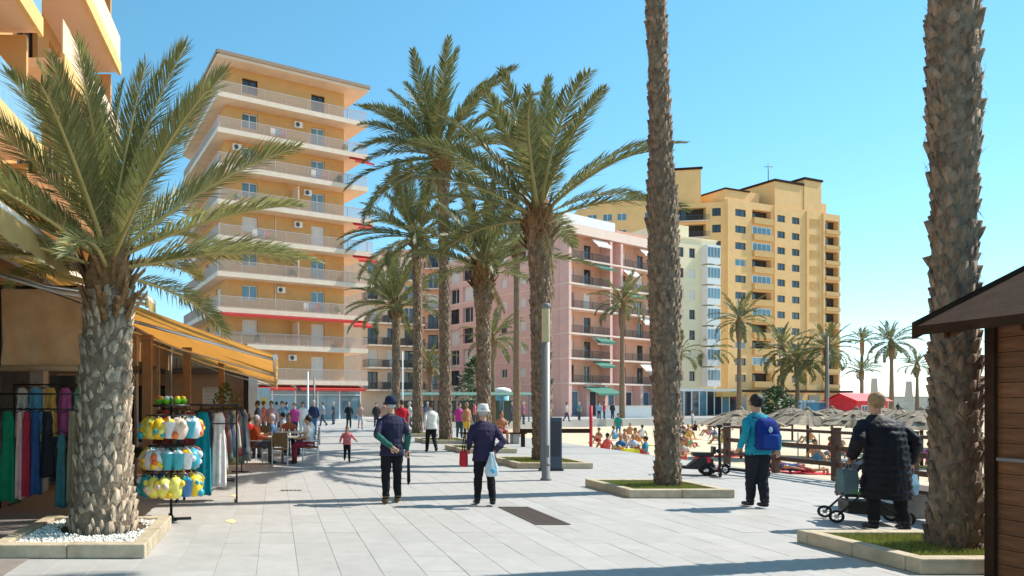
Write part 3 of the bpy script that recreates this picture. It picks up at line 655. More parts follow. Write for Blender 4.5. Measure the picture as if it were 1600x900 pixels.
# roll-down screen
mb = MB(); n, k = 40, 16
for j in range(k + 1):
    for i in range(n + 1):
        t = i / n; z = 2.2 + 1.25 * j / k
        mb.v.append((-4.28 + 1.62 * t, 10.5 + .05 * math.sin(t * 19 + j * .2) * (1 - j / k * .6) + .05 * mnoise.noise((t * 5, j * .3, 2)), z + .05 * math.sin(t * PI) * (j == 0)))
for j in range(k):
    for i in range(n): a = j * (n + 1) + i; mb.f.append((a, a + 1, a + n + 2, a + n + 1)); mb.m.append(0); mb.sm.append(True)
sc_ = empty('roll_screen', (-3.5, 10.5, 2.2), 0, 'crumpled brown roll-down screen hanging under the left awning', 'screen'); sc_.location = (0, 0, 0)
mb.build('fabric', M_screen, sc_); MB().tube([(-4.3, 10.47, 2.19), (-3.5, 10.47, 2.2), (-2.64, 10.47, 2.19)], .05, 8).build('bottom_roll', M_screen, sc_); MB().tube([(-4.3, 10.5, 3.46), (-2.64, 10.5, 3.46)], .03, 8).build('top_bar', M_black, sc_)
for x in (-4.3, -2.64): MB().tube([(x, 10.5, 0), (x, 10.5, 3.5)], .022, 6).build('guide_post', M_black, sc_)
# annex facing the camera at the end of the shop row
AX = empty('market_annex', (0, 0, 0), 0, 'tan building with slatted brown upper front at the end of the shop row', 'building')
fa = Frame((-7.2, 28.6), (1, 0))
mb = MB(); wall_holes(mb, fa, 0, 6.0, 0, 4.2, 0, [(1.3, 2.6, 0, 2.4), (4.1, 5.3, 1.6, 2.35)], .2); mb.quad([(-1.2, 28.6, 0), (-1.2, 34, 0), (-1.2, 34, 4.2), (-1.2, 28.6, 4.2)]); mb.quad([(-7.2, 28.6, 4.2), (-1.2, 28.6, 4.2), (-1.2, 34, 4.2), (-7.2, 34, 4.2)]); mb.quad([(-1.2, 34, 0), (-7.2, 34, 0), (-7.2, 34, 4.2), (-1.2, 34, 4.2)]); mb.quad([(-7.2, 34, 0), (-7.2, 28.6, 0), (-7.2, 28.6, 4.2), (-7.2, 34, 4.2)])
mb.build('wall', M_tan, AX); MB().box(-6.9, -1.5, 28.85, 33.6, .1, 4.0).build('interior', M_room, AX)
window(fa, AX, 4.7, .1, 1.6, 1.2, .75, 'blind'); window(fa, AX, 1.95, .1, 0, 1.3, 2.4, 'dark', 'door')
sm_ = MB().box(0, .17, -.05, -.003, 3.15, 4.1).mesh('slat', mat('slat_brown', (.36, .24, .13), .8, var=.15, obr=.15))
for k in range(28): put('slat', sm_, AX, (-7.15 + k * .212, 28.6, 0))
MB().box(-7.3, -1.1, 28.42, 28.56, 2.9, 3.12).build('beam', mat('beam_brown', (.14, .085, .05), .8), AX)
MB().box(-1.32, -1.12, 28.0, 28.3, 0, 3.6).build('pillar', M_black, AX); MB().box(-1.1, -.72, 28.0, 28.4, 0, 3.1).build('pillar', M_white, AX)
sg = empty('sign_panel', (-.5, 30.5, 0), 0, 'light blue poster panel with yellow shape standing behind the cafe', 'sign')
MB().box(-.28, .28, -.04, .04, .9, 2.35).build('panel', mat('poster_blue', (.45, .66, .72), .5, var=.2, scale=2), sg); MB().tube([(0, 0, 0), (0, 0, .9)], .05, 8).build('post', M_steel, sg)
MB().ell((.02, -.045, 1.75), (.17, .008, .2)).build('printed_shape', mat('poster_yellow', (.85, .62, .2), .5), sg); MB().ell((-.06, -.045, 1.2), (.12, .008, .09)).build('printed_shape', M_black, sg)

# ================================================================== PLANTERS
def planter(x0, x1, y0, y1, fill, label, seed=0, kh=.15, kw=.16, group='stone-edged palm planters'):
    rnd = random.Random(seed); T = empty('planter', ((x0+x1)/2, (y0+y1)/2, 0), 0, label, 'planter', group)
    ox, oy = T.location.x, T.location.y
    def run(a, b, fixed0, fixed1, horiz):
        n = max(2, round((b - a) / .8)); cuts = [a + (b - a) * i / n for i in range(n + 1)]
        for i in range(n):
            g = .004; z = kh + rnd.uniform(-.004, .004); mb = MB()
            if horiz: mb.box(cuts[i] - ox + g, cuts[i+1] - ox - g, fixed0 - oy, fixed1 - oy, 0.001, z)
            else: mb.box(fixed0 - ox, fixed1 - ox, cuts[i] - oy + g, cuts[i+1] - oy - g, 0.001, z)
            o = mb.build('kerb_stone', M_kerb, T)
            bv = o.modifiers.new('bevel', 'BEVEL'); bv.width = .012; bv.segments = 2
    run(x0, x1, y0, y0 + kw, True); run(x0, x1, y1 - kw, y1, True); run(y0 + kw, y1 - kw, x0, x0 + kw, False); run(y0 + kw, y1 - kw, x1 - kw, x1, False)
    a, b, c_, d = x0 + kw - ox, x1 - kw - ox, y0 + kw - oy, y1 - kw - oy
    MB().box(a + .002, b - .002, c_ + .002, d - .002, .02, .09).build('soil', M_soil, T)
    if fill == 'gravel':
        g = MB()
        for k in range(5200):
            x, y = rnd.uniform(a + .02, b - .02), rnd.uniform(c_ + .02, d - .02)
            if math.hypot(x + ox - PA[0], y + oy - PA[1]) < .55 + rnd.uniform(-.05, .05): continue
            r = rnd.uniform(.012, .026); z = .088 + rnd.uniform(0, .04)
            q = [Vector((rnd.uniform(.7, 1.2) * r * sx, rnd.uniform(.7, 1.2) * r * sy, rnd.uniform(.5, .9) * r * sz)) + Vector((x, y, z)) for sx, sy, sz in ((1,0,0),(-1,0,0),(0,1,0),(0,-1,0),(0,0,1),(0,0,-1))]
            bb = len(g.v); g.v += [tuple(p) for p in q]
            for t in ((0,2,4),(2,1,4),(1,3,4),(3,0,4),(2,0,5),(1,2,5),(3,1,5),(0,3,5)): g.f.append(tuple(bb + i for i in t)); g.m.append(0); g.sm.append(False)
        tag(g.build('gravel', M_gravel, T), kind='stuff')
    else:
        g = MB(); near = y0 < 14
        for k in range(9000 if near else 2200):
            x, y = rnd.uniform(a, b), rnd.uniform(c_, d); hgt = rnd.uniform(.03, .075) * (1 if near else 1.2); w_ = .006 if near else .016
            an = rnd.uniform(0, 2*PI); dx, dy = math.cos(an) * w_, math.sin(an) * w_; lx, ly = rnd.uniform(-.03, .03), rnd.uniform(-.03, .03)
            g.quad([(x - dx, y - dy, .088), (x + dx, y + dy, .088), (x + lx, y + ly, .088 + hgt)])
        tag(g.build('grass', M_grass, T), kind='stuff')
    return T
PA = (-2.12, 8.3)
planter(-3.05, -1.38, 7.13, 8.98, 'gravel', 'planter of white gravel around the large palm on the left', 1)
ROW = 7.28
planter(6.2, 8.1, 6.46, 8.0, 'grass', 'grassy stone-edged planter beside the timber kiosk on the right', 2)
planter(6.15, 7.98, 11.66, 13.35, 'grass', 'grassy planter around the tall palm right of the centre', 3)
planter(6.1, 8.0, 16.9, 19.0, 'grass', 'grassy planter behind the grey light column', 4)
planter(6.1, 8.0, 22.2, 24.2, 'grass', 'grassy planter right behind the person with the white hat', 5)
planter(6.1, 8.0, 27.3, 29.4, 'grass', 'planter under the tallest leafy palm, fifth of the row', 6)
planter(6.1, 8.0, 33.0, 35.0, 'grass', 'planter in the palm row beyond the man in the red shirt', 7)
planter(6.1, 8.0, 38.8, 40.8, 'grass', 'farthest planter of the palm row', 8)

# ================================================================== PALMS
def frond_mesh(seed, L=1.0, arch=.8, n=56, leaf=.20, width=.0085, vee=.5, mats=None, stalk=.16):
    """unit-length frond along +x arching towards -z"""
    rnd = random.Random(seed); mb = MB(); pts = []; ang = 0; p = Vector((0, 0, 0)); K = 18
    side = rnd.uniform(-.12, .12); yaw = 0
    for i in range(K + 1):
        pts.append(p.copy()); t = i / K
        ang += arch / K * (.35 + 1.3 * t * t + .3 * t); yaw += side / K * t * 2
        p = p + Vector((math.cos(ang) * math.cos(yaw), math.sin(yaw), -math.sin(ang))) * (L / K)
    mb.tube(pts, [.014 * (1 - .86 * (i / K)) * L + .001 for i in range(K + 1)], 5, 1, True, .7)
    def at(t):
        f = t * K; i = min(int(f), K - 1); return pts[i].lerp(pts[i + 1], f - i), (pts[i + 1] - pts[i]).normalized()
    for k in range(n):
        t = stalk + (1 - stalk) * (k + rnd.uniform(-.3, .3)) / n; t = max(stalk * .9, min(.995, t))
        c0, T = at(t); S = T.cross(Vector((0, 0, 1))).normalized(); U = S.cross(T).normalized()
        env = math.sin(PI * min(1, (t - stalk) / (1 - stalk) * .78 + .16)) ** .7
        for sg in (-1, 1):
            l = leaf * L * env * rnd.uniform(.8, 1.12); fw = .7 + .8 * t + rnd.uniform(-.15, .15); v = vee + rnd.uniform(-.4, .4)
            if t > .97: fw = 2.4
            d = (S * sg * math.cos(v) + U * math.sin(v) + T * fw).normalized()
            wv = (T - d * T.dot(d)).normalized() * width * L * rnd.uniform(.8, 1.25)
            m1 = c0 + d * l * .5 + Vector((0, 0, -.012 * L * rnd.random())); tip = c0 + d * l + Vector((0, 0, -l * rnd.uniform(.05, .28)))
            b = len(mb.v); mb.v += [tuple(c0 - wv * .5), tuple(c0 + wv * .5), tuple(m1 + wv), tuple(m1 - wv), tuple(tip)]
            mb.f += [(b, b + 1, b + 2, b + 3), (b + 3, b + 2, b + 4)]; mi = 2 if (rnd.random() < .04) else 0; mb.m += [mi, mi]; mb.sm += [False, False]
    return mb.mesh('frond', mats or [M_leaf, M_rachis, M_leafd])
NEARF = {k: [frond_mesh(100 * j + s, arch=a, n=140, leaf=.195, width=.0034, vee=.5) for s in range(3)] for j, (k, a) in enumerate((('up', .22), ('mid', .5), ('low', .85)))}
MIDF = {k: [frond_mesh(500 + 100 * j + s, arch=a, n=104, leaf=.155, width=.0048, vee=.4, mats=[M_leaf2, M_rachis2, M_leafd]) for s in range(3)] for j, (k, a) in enumerate((('up', .35), ('mid', .85), ('low', 1.3)))}
FARF = {k: [frond_mesh(900 + 100 * j + s, arch=a, n=40, leaf=.17, width=.010, vee=.45, mats=[M_leaf2, M_rachis2, M_leafd]) for s in range(2)] for j, (k, a) in enumerate((('up', .4), ('mid', 1.0), ('low', 1.7)))}
DEADF = [frond_mesh(1300 + s, arch=.5, n=30, leaf=.14, width=.009, vee=-.5, mats=[M_leafd, M_fiber, M_leafd]) for s in range(2)]

def palm(x, y, z0, height, prof, label, seed, n=44, L=4.0, fset=MIDF, emin=-25, emax=86, lean=(0, 0), tilt=(0, 0), boots=True, bw=.13, bh=.115, bmat=None, crown_r=.34, dead=0, group='palms along the promenade', bulge=.05, skirt=True, drop=0):
    """prof: list of (fraction of height, radius)"""
    rnd = random.Random(seed)
    T = empty('palm_tree', (x, y, z0), 0, label, 'palm tree', group)
    def cen(t): return Vector((lean[0] * t ** 1.4, lean[1] * t ** 1.4, t * height))
    def rad(t):
        for (a, ra), (b, rb) in zip(prof, prof[1:]):
            if t <= b: f = (t - a) / (b - a); f = f * f * (3 - 2 * f); return ra + (rb - ra) * f
        return prof[-1][1]
    tr = MB(); K = 40 if boots else 14; NS = 18 if boots else 9
    tr.rings([[cen(i / K) + Vector((math.cos(q), math.sin(q), 0)) * rad(i / K) * (1 + .03 * rnd.uniform(-1, 1)) - (Vector((0, 0, .25)) if i == 0 else Vector()) for q in [2*PI*k/NS for k in range(NS)]] for i in range(K + 1)], 0, True)
    trunk = tr.build('trunk', M_trunk if boots else M_boot2, T)
    if boots:
        b = MB(); zz = .02; row = 0
        while zz < height:
            t = zz / height; r = rad(t); cc = cen(t); nn = max(7, int(2 * PI * r / bw)); off = (row % 2) * PI / nn + zz * .9
            for k in range(nn):
                a = off + 2 * PI * k / nn + rnd.uniform(-.09, .09); ca, sa = math.cos(a), math.sin(a); out = Vector((ca, sa, 0)); tn = Vector((-sa, ca, 0))
                if rnd.random() < .07: continue
                hw = bw * .5 * rnd.uniform(.5, 1.3); hh = bh * rnd.uniform(.9, 1.5); pr = (rnd.uniform(.2, 1.3) + (1.2 if rnd.random() < .05 else 0)) * bulge * (1 + 1.2 * max(0, t - .86) / .14)
                base = cc + out * (r - .012); jz = rnd.uniform(-.045, .045)
                pts = [base + Vector((0, 0, -hh + jz)), base - tn * hw + Vector((0, 0, -.05 * hh + jz)), base + tn * hw + Vector((0, 0, -.05 * hh + jz)),
                       base + out * (pr + .012) - tn * hw * .55 + Vector((0, 0, hh * .62 + jz)), base + out * (pr + .012) + tn * hw * rnd.uniform(.3, .6) + Vector((0, 0, hh * rnd.uniform(.5, .85) + jz)),
                       base + Vector((0, 0, hh * .75 + jz)), base + out * pr * .75 + Vector((0, 0, -.15 * hh + jz))]
                i0 = len(b.v); b.v += [tuple(p) for p in pts]
                for f in ((0, 6, 1), (0, 2, 6), (1, 6, 3), (6, 2, 4), (6, 4, 3), (3, 4, 5), (1, 3, 5), (4, 2, 5)): b.f.append(tuple(i0 + q for q in f)); b.m.append(0); b.sm.append(True)
            zz += bh * .98; row += 1
        # loose fibres / stubs
        for k in range(int(height * (150 if height < 5 else 70))):
            t = rnd.random(); r = rad(t); a = rnd.uniform(0, 2*PI); out = Vector((math.cos(a), math.sin(a), 0)); tn = Vector((-out.y, out.x, 0)); p = cen(t) + out * (r + .01)
            p = p + out * bulge * .4; q = p + out * rnd.uniform(.0, .05) + tn * rnd.uniform(-.09, .09) + Vector((0, 0, rnd.uniform(-.2, .15)))
            b.quad([p - tn * .008, p + tn * .008, q], 1 if k % 3 == 0 else (2 if k % 3 == 1 else 0))
        tag(b.build('leaf_bases', [bmat or M_boot, M_fiber, M_trunk], trunk), kind='stuff')
    # crown heart
    top = cen(1.0); cr = MB(); rt = rad(1.0)
    cr.lathe([(rt * .98, -.35), (crown_r, -.1), (crown_r * 1.12, .15), (crown_r * .85, .45), (crown_r * .5, .8), (crown_r * .15, 1.1)], 14, 0, True, jit=.03, rnd=rnd)
    if skirt:
        for k in range(70):
            a = rnd.uniform(0, 2*PI); z = rnd.uniform(-.5, .55); out = Vector((math.cos(a), math.sin(a), 0)); tn = Vector((-out.y, out.x, 0)); r = crown_r * (1.0 if z < .2 else .8)
            p = out * r * .9 + Vector((0, 0, z)); q = p + out * rnd.uniform(.08, .26) + Vector((0, 0, rnd.uniform(.15, .45))); wv = tn * rnd.uniform(.03, .06)
            cr.quad([p - wv, p + wv, q + wv * .6, q - wv * .6], 0); cr.quad([p - wv, q - wv * .6, q - wv * .3 - Vector((0, 0, .05)), p - Vector((0, 0, .08))], 0)
    crown = cr.build('crown', M_fiber, T, top, rot=(R(tilt[1]), R(tilt[0]), 0))
    for k in range(n):
        t = (k + .5) / n; el = emax + (emin - emax) * t ** .85 + rnd.uniform(-7, 7); az = k * 2.39996 + rnd.uniform(-.25, .25)
        key = 'up' if el > 52 else ('mid' if el > 12 else 'low')
        l = L * rnd.uniform(.84, 1.08) * (1 if el < 62 else .86)
        z = .75 - .55 * t
        Mx = Matrix.Rotation(az, 4, 'Z') @ Matrix.Rotation(-R(el + drop), 4, 'Y') @ Matrix.Rotation(rnd.uniform(-.5, .5), 4, 'X')
        o = put('frond', rnd.choice(fset[key]), crown, (math.cos(az) * crown_r * .4 * t, math.sin(az) * crown_r * .4 * t, z), rot=Mx.to_euler(), scale=l)
    for k in range(dead):
        az = rnd.uniform(0, 2*PI); Mx = Matrix.Rotation(az, 4, 'Z') @ Matrix.Rotation(R(rnd.uniform(35, 75)), 4, 'Y')
        put('dry_frond', DEADF[k % 2], crown, (math.cos(az) * crown_r * .7, math.sin(az) * crown_r * .7, 0), rot=Mx.to_euler(), scale=L * rnd.uniform(.4, .6))
    return T
# the large palm in the left foreground
palm(PA[0], PA[1], .09, 2.95, [(0, .42), (.06, .40), (.2, .345), (.5, .315), (.8, .30), (1, .27)], 'large leafy palm with thick trunk in the left foreground', 1, n=38, L=2.55, fset=NEARF, emin=6, emax=84, bw=.125, bh=.12, crown_r=.25, lean=(.06, 0), bulge=.024)
palm(7.34, 7.25, .09, 13.5, [(0, .225), (.05, .20), (.2, .18), (.28, .175), (.35, .21), (.46, .195), (1, .17)], 'thick bare palm trunk beside the timber kiosk on the far right', 2, n=24, L=3.2, bw=.11, bh=.12, bmat=M_boot2, lean=(-.05, .05), bulge=.034)
palm(7.36, 12.6, .09, 15.0, [(0, .225), (.04, .20), (.25, .25), (.36, .24), (.42, .18), (.55, .155), (1, .15)], 'tall dark palm trunk right of the centre, its crown out of the picture', 3, n=28, L=3.4, bw=.105, bh=.12, bmat=M_boot2, lean=(-.45, 0), bulge=.03)
palm(7.2, 18.1, .09, 6.3, [(0, .25), (.3, .25), (.75, .255), (.9, .30), (1, .34)], 'leafy palm with long arching fronds behind the grey light column', 4, n=28, L=4.0, dead=2, emin=14, emax=88, bw=.12, bh=.12, bmat=M_boot2, crown_r=.36, lean=(-.08, 0), bulge=.03)
palm(7.2, 23.2, .09, 5.9, [(0, .26), (.3, .23), (.75, .23), (.88, .30), (1, .32)], 'shorter palm with swollen neck right behind the person with the white hat', 5, n=30, L=3.1, dead=2, emin=8, emax=84, bw=.12, bh=.12, bmat=M_boot2, crown_r=.34, lean=(-.02, 0), bulge=.03)
palm(7.2, 28.4, .09, 11.6, [(0, .27), (.3, .22), (.85, .21), (1, .28)], 'tallest leafy palm with wind-blown crown left of centre', 6, n=44, L=4.3, emin=-8, emax=84, bw=.14, bh=.14, bmat=M_boot2, crown_r=.38, lean=(-.1, 0), tilt=(-16, 0), dead=2, bulge=.03)
palm(7.2, 34.0, .09, 9.6, [(0, .26), (.3, .22), (.85, .21), (1, .27)], 'tall palm with drooping crown just left of the tallest leafy palm', 7, n=40, L=3.9, emin=-12, emax=80, bw=.15, bh=.15, bmat=M_boot2, crown_r=.34, tilt=(-14, 0), dead=2, bulge=.03)
palm(7.15, 39.8, .09, 7.0, [(0, .26), (.3, .22), (.85, .22), (1, .30)], 'low palm at the far end of the row in front of the orange tower', 8, n=34, L=3.5, emin=-6, emax=82, bw=.16, bh=.16, bmat=M_boot2, crown_r=.34, tilt=(-4, 0), bulge=.03)
palm(15.1, 42.0, -.8, 12.0, [(0, .24), (.85, .18), (1, .24)], 'slim tall palm between the pink block and the swollen-necked palm', 9, n=26, L=2.6, fset=FARF, emin=-20, boots=False, crown_r=.28, group='background palms')
def at(px, Y): return (px - VX) * Y / F
FAR = [(672, 68, 5.0, 2.9, 'small palm in front of the peach block between two trunks', -5), (770, 62, 7.2, 3.2, 'palm half hidden behind the swollen-necked trunk by the pink block', -10),
       (972, 74, 12.2, 3.6, 'slender palm in front of the pink block balconies', -22), (1155, 84, 11.6, 3.9, 'tall palm in front of the middle of the yellow block', -26),
       (1104, 100, 9.2, 3.9, 'palm in front of the cream block glazing', -22), (1222, 92, 8.6, 4.0, 'left palm of the dense clump before the yellow block', -45),
       (1246, 88, 6.6, 3.7, 'right leaning palm of the dense clump before the yellow block', -45), (1292, 86, 8.2, 3.8, 'palm at the right corner of the yellow block', -30),
       (1347, 132, 13.6, 3.0, 'upper one of two fan-shaped palms behind the red hut', 5), (1346, 112, 6.6, 3.0, 'lower fan-shaped palm right behind the red hut', 5),
       (1393, 92, 9.6, 3.4, 'windswept palm against the sky right of the red hut', -35), (1433, 118, 8.0, 3.2, 'small palm near the sea at the right', -12),
       (1060, 92, 8.0, 3.2, 'palm half hidden behind the tall trunk by the cream block', -20), (1470, 150, 5.6, 2.6, 'tiny far palm by the sea front', -10)]
for k, (px, Y, h_, L_, lab, em) in enumerate(FAR):
    x = at(px, Y); z = -.8 if (x > 12 and Y < 60 + .33 * x) else 0
    palm(x, Y, z, h_ - z, [(0, .3), (.8, .2), (.86, .34), (1, .36)], lab, 40 + k, n=26 if em > -30 else 32, L=L_, fset=FARF, emin=em, emax=82, boots=False, crown_r=.36, group='background palms', skirt=False, tilt=(-8 if px in (1393, 1246) else 0, 0))
def bush(x, y, z, r, h_, label, seed, n=500, cat='shrub', group=None, pot=False):
    rnd = random.Random(seed); T = empty('shrub', (x, y, z), 0, label, cat, group); f = MB(); st = MB(); zb = .45 if pot else 0
    for k in range(n):
        a, b_, q = rnd.uniform(0, 2*PI), rnd.random() ** .5, rnd.random(); e = math.sin(PI * min(1, q * .8 + .18))
        p = Vector((math.cos(a) * r * b_ * e, math.sin(a) * r * b_ * e, zb + .1 + q * h_)); d = Vector((rnd.uniform(-1, 1), rnd.uniform(-1, 1), rnd.uniform(-.3, 1))).normalized(); s_ = d.orthogonal().normalized(); l = r * rnd.uniform(.18, .34)
        f.quad([p, p + d * l * .5 + s_ * l * .22, p + d * l, p + d * l * .5 - s_ * l * .22])
    f.build('foliage', M_bush, T)
    for k in range(5): a = k * 1.3; st.tube([(0, 0, zb), (math.cos(a) * r * .25, math.sin(a) * r * .25, zb + h_ * .4), (math.cos(a) * r * .5, math.sin(a) * r * .5, zb + h_ * .8)], [.03, .02, .01], 5)
    st.build('stem', M_fiber, T)
    if pot: MB().lathe([(.18, .001), (.2, .02), (.26, .42), (.28, .45), (.24, .45), (.2, .4)], 14).build('pot', M_kerb, T)
bush(-1.55, 21.2, .006, .55, 1.7, 'leafy dark green potted plant by the cafe', 3, 420, pot=True)
bush(at(742, 75), 75, 0, 2.2, 6.5, 'dark green tree-like shrub in front of the pink block', 4, 900)
bush(at(1210, 84), 84, 0, 2.4, 3.4, 'dense shrub at the foot of the palm clump', 5, 700)

# ================================================================== STREET FURNITURE
# light column
T = empty('light_column', (5.8, 14.4, 0), 0, 'grey metal light column with pale translucent top', 'lamp')
MB().lathe([(.11, .001), (.115, .03), (.085, .05), (.084, 2.95)], 20).build('shaft', M_steel, T)
MB().lathe([(.080, 2.951), (.082, 2.97), (.082, 3.66), (.075, 3.68)], 20).build('diffuser', M_lampd, T)
MB().lathe([(.084, 3.681), (.088, 3.70), (.088, 3.76), (.05, 3.79)], 20).build('cap', M_steel, T)
MB().lathe([(.09, .32), (.091, .33), (.091, .36), (.088, .37)], 20).build('collar', M_steel, T)
MB().box(-.035, .035, -.088, -.07, .5, .75).build('service_hatch', M_steel, T)
# information totem behind it
T = empty('information_totem', (6.75, 16.45, 0), 0, 'dark blue-grey information totem behind the light column', 'sign')
MB().box(-.23, .23, -.09, .09, .05, 1.3).build('body', mat('totem_blue', (.05, .07, .10), .4, var=.1), T); MB().box(-.26, .26, -.12, .12, 0.001, .05).build('base', M_black, T); MB().box(-.19, .19, -.098, -.091, .35, 1.2).build('panel', mat('totem_panel', (.03, .035, .05), .2), T)
# drain grate
T = empty('drain_grate', (3.77, 9.88, 0), 0, 'rusty dark drain grate set in the pale paving', 'drain grate')
MB().box(-.235, .235, -.77, .77, .0015, .003).build('pit', M_black, T)
fm_ = MB(); fm_.box(-.235, -.205, -.77, .77, .003, .012).box(.205, .235, -.77, .77, .003, .012).box(-.205, .205, -.77, -.74, .003, .012).box(-.205, .205, .74, .77, .003, .012).build('frame', M_rust, T)
bar = MB().box(-.204, .204, -.014, .014, .0032, .0105).mesh('bar', M_rust)
for k in range(35): put('bar', bar, T, (0, -.72 + k * .0424, 0))
T = empty('drain_cover', (.3, 12.7, 0), 0, 'small narrow grey drain cover left of the walking man', 'drain cover')
MB().box(-.2, .2, -.07, .07, .0015, .006).build('frame', M_steel, T)
for k in range(5): MB().box(-.17 + k * .075, -.13 + k * .075, -.055, .055, .0062, .009).build('bar', M_rust, T)
# yellow paint marks on the paving
for k, (x, y, lab) in enumerate(((-.62, 9.4, 'small faded yellow paint mark near the beach toy stand'), (-.72, 12.0, 'small faded yellow paint mark beside the white dress'))):
    mb = MB(); r_ = random.Random(k); mb.quad([(.07 * math.cos(a) * r_.uniform(.6, 1.2), .16 * math.sin(a) * r_.uniform(.6, 1.2), 0) for a in [i * PI / 5 for i in range(10)]])
    tag(mb.build('paint_mark', mat('faded_yellow', (.72, .62, .32), .8, var=.2, scale=8), None, (x, y, .0045)), lab, 'paint mark', 'yellow paint marks')
# timber railing between promenade and beach
T = empty('timber_railing', (11.9, 10, 0), 0, 'dark brown timber railing between the promenade and the beach', 'railing')
post = MB().box(-.06, .06, -.06, .06, 0, 1.1).box(-.068, .068, -.068, .068, 1.1, 1.13).mesh('post', M_woodr)
ys = [17.7 - 1.72 * i for i in range(9)]
for y in ys: put('post', post, T, (0, y - 10, .001))
rl_ = MB().box(-.03, .03, -.015, 1.58, 0, .10).mesh('rail', M_woodr); tp_ = MB().box(-.07, .07, -.015, 1.58, 0, .06).mesh('rail', M_woodr)
wire = MB().tube([(0, 0, .17), (0, 0, .98)], .012, 5).mesh('baluster', M_steel)
for y in ys[1:]:
    for z in (.30, .64): put('rail', rl_, T, (0, y - 10 + .0775, z))
    put('rail', tp_, T, (0, y - 10 + .0775, 1.0))
    for q in (.5, 1.1): put('baluster', wire, T, (.05, y - 10 + q, .0))
# rails at the open end towards the steps
T = empty('timber_railing', (8.7, 23.0, 0), 0, 'low brown timber rail with red end post beside the beach steps', 'railing')
T.location = (11.2, 25.5, 0)
MB().box(-1.9, .7, -.05, .05, .52, .68).build('rail', M_wooddk, T)
for x in (-1.8, -.5): MB().box(x - .06, x + .06, -.06, .06, .001, .519).build('post', M_wooddk, T)
MB().tube([(.78, 0, .001), (.78, 0, 1.55)], .06, 8).build('end_post', M_kred, T)
# bench
T = empty('bench', (9.2, 9.75, 0), R(-6), 'timber slatted bench on concrete blocks behind the person in the black coat', 'bench')
for y in (-.75, .75): MB().box(-.2, .2, -.12, .12, .001, .4).build('leg', M_conc, T)
for k in range(5): MB().box(-.27 + k * .11, -.27 + k * .11 + .098, -1.15, 1.15, .401, .45).build('slat', M_woodr, T)
T = empty('bench', (10.3, 26.6, 0), 0, 'dark timber bench with sunbathers beyond the light column', 'bench'); T.location = (8.9, 27.5, 0)
for x in (-.9, .9): MB().box(x - .12, x + .12, -.2, .2, .001, .4).build('leg', M_conc, T)
for k in range(5): MB().box(-1.3, 1.3, -.27 + k * .11, -.27 + k * .11 + .098, .401, .45).build('slat', M_wooddk, T)
# advertising column
T = empty('advertising_column', (at(784, 64), 64, 0), 0, 'light blue advertising column with white rounded top', 'advertising column')
MB().lathe([(.72, .001), (.74, .3), (.66, .32)], 20).build('base', M_steel, T); MB().lathe([(.64, .321), (.64, 2.7)], 20).build('poster_drum', mat('advert_blue', (.22, .58, .70), .4, var=.5, scale=1.2), T); MB().lathe([(.85, 2.701), (.9, 2.78), (.75, 3.0), (.3, 3.15)], 20).build('cap', M_white, T)
# long green canopy by the road
T = empty('market_canopy', (12, 60, 0), 0, 'long low green canopy on posts in front of the apartment blocks', 'canopy')
MB().box(-1.5, 11, 0, 2.5, 2.35, 2.55).build('roof', mat('canopy_green', (.12, .28, .24), .6), T); MB().box(-1.6, 11.1, -.06, -.003, 2.4, 2.62).build('fascia', mat('canopy_edge', (.35, .55, .48), .5), T)
for x in (-1.2, 1.2, 3.6, 6.0, 8.4, 10.7): MB().box(x - .05, x + .05, .1, .2, 0, 2.349).build('post', M_steel, T)
for k in range(6): MB().box(-1 + k * 2.0, .7 + k * 2.0, 2.0, 2.3, 0.002, 1.9).build('display_panel', mat('panel_dark', (.05, .07, .06), .5), T)
# thin white flag pole / lamp poles
def pole(x, y, h_, label, r=.06, mt=None, head=True, z=0):
    T = empty('street_lamp', (x, y, z), 0, label, 'street lamp', 'thin lamp poles'); MB().tube([(0, 0, .001), (0, 0, .5), (0, 0, h_)], [r * 1.3, r, r * .7], 10).build('pole', mt or M_white, T)
    MB().lathe([(r * 2, .001), (r * 2, .06), (r * 1.3, .08)], 12).build('base', M_steel, T)
    if head: MB().cbox((-.35, 0, h_ + .05), (1.0, .22, .1)).build('lamp_head', M_steel, T)
pole(at(629, 46), 46, 5.2, 'thin white pole among the palms left of the walking person in white', head=False)
pole(at(481, 50), 50, 4.0, 'white lamp pole with globe before the glass shop', .08, head=False)
pole(at(491, 51), 51, 3.6, 'second short pole before the glass shop', .09, M_steel, head=False)
pole(at(1293, 70), 70, 9.6, 'grey lamp pole at the right corner of the yellow block', .12, M_steel, z=-.8)
# parked-looking low walls near the pink block
T = empty('garden_wall', (at(975, 76), 76.0, -.8), .1, 'low white garden wall in front of the pink block', 'wall'); MB().box(-3.2, 3.2, -.15, .15, 0, 2.1).build('wall_panel', M_white, T); MB().box(-3.3, 3.3, -.2, .2, 2.101, 2.2).build('coping', M_slabw, T)

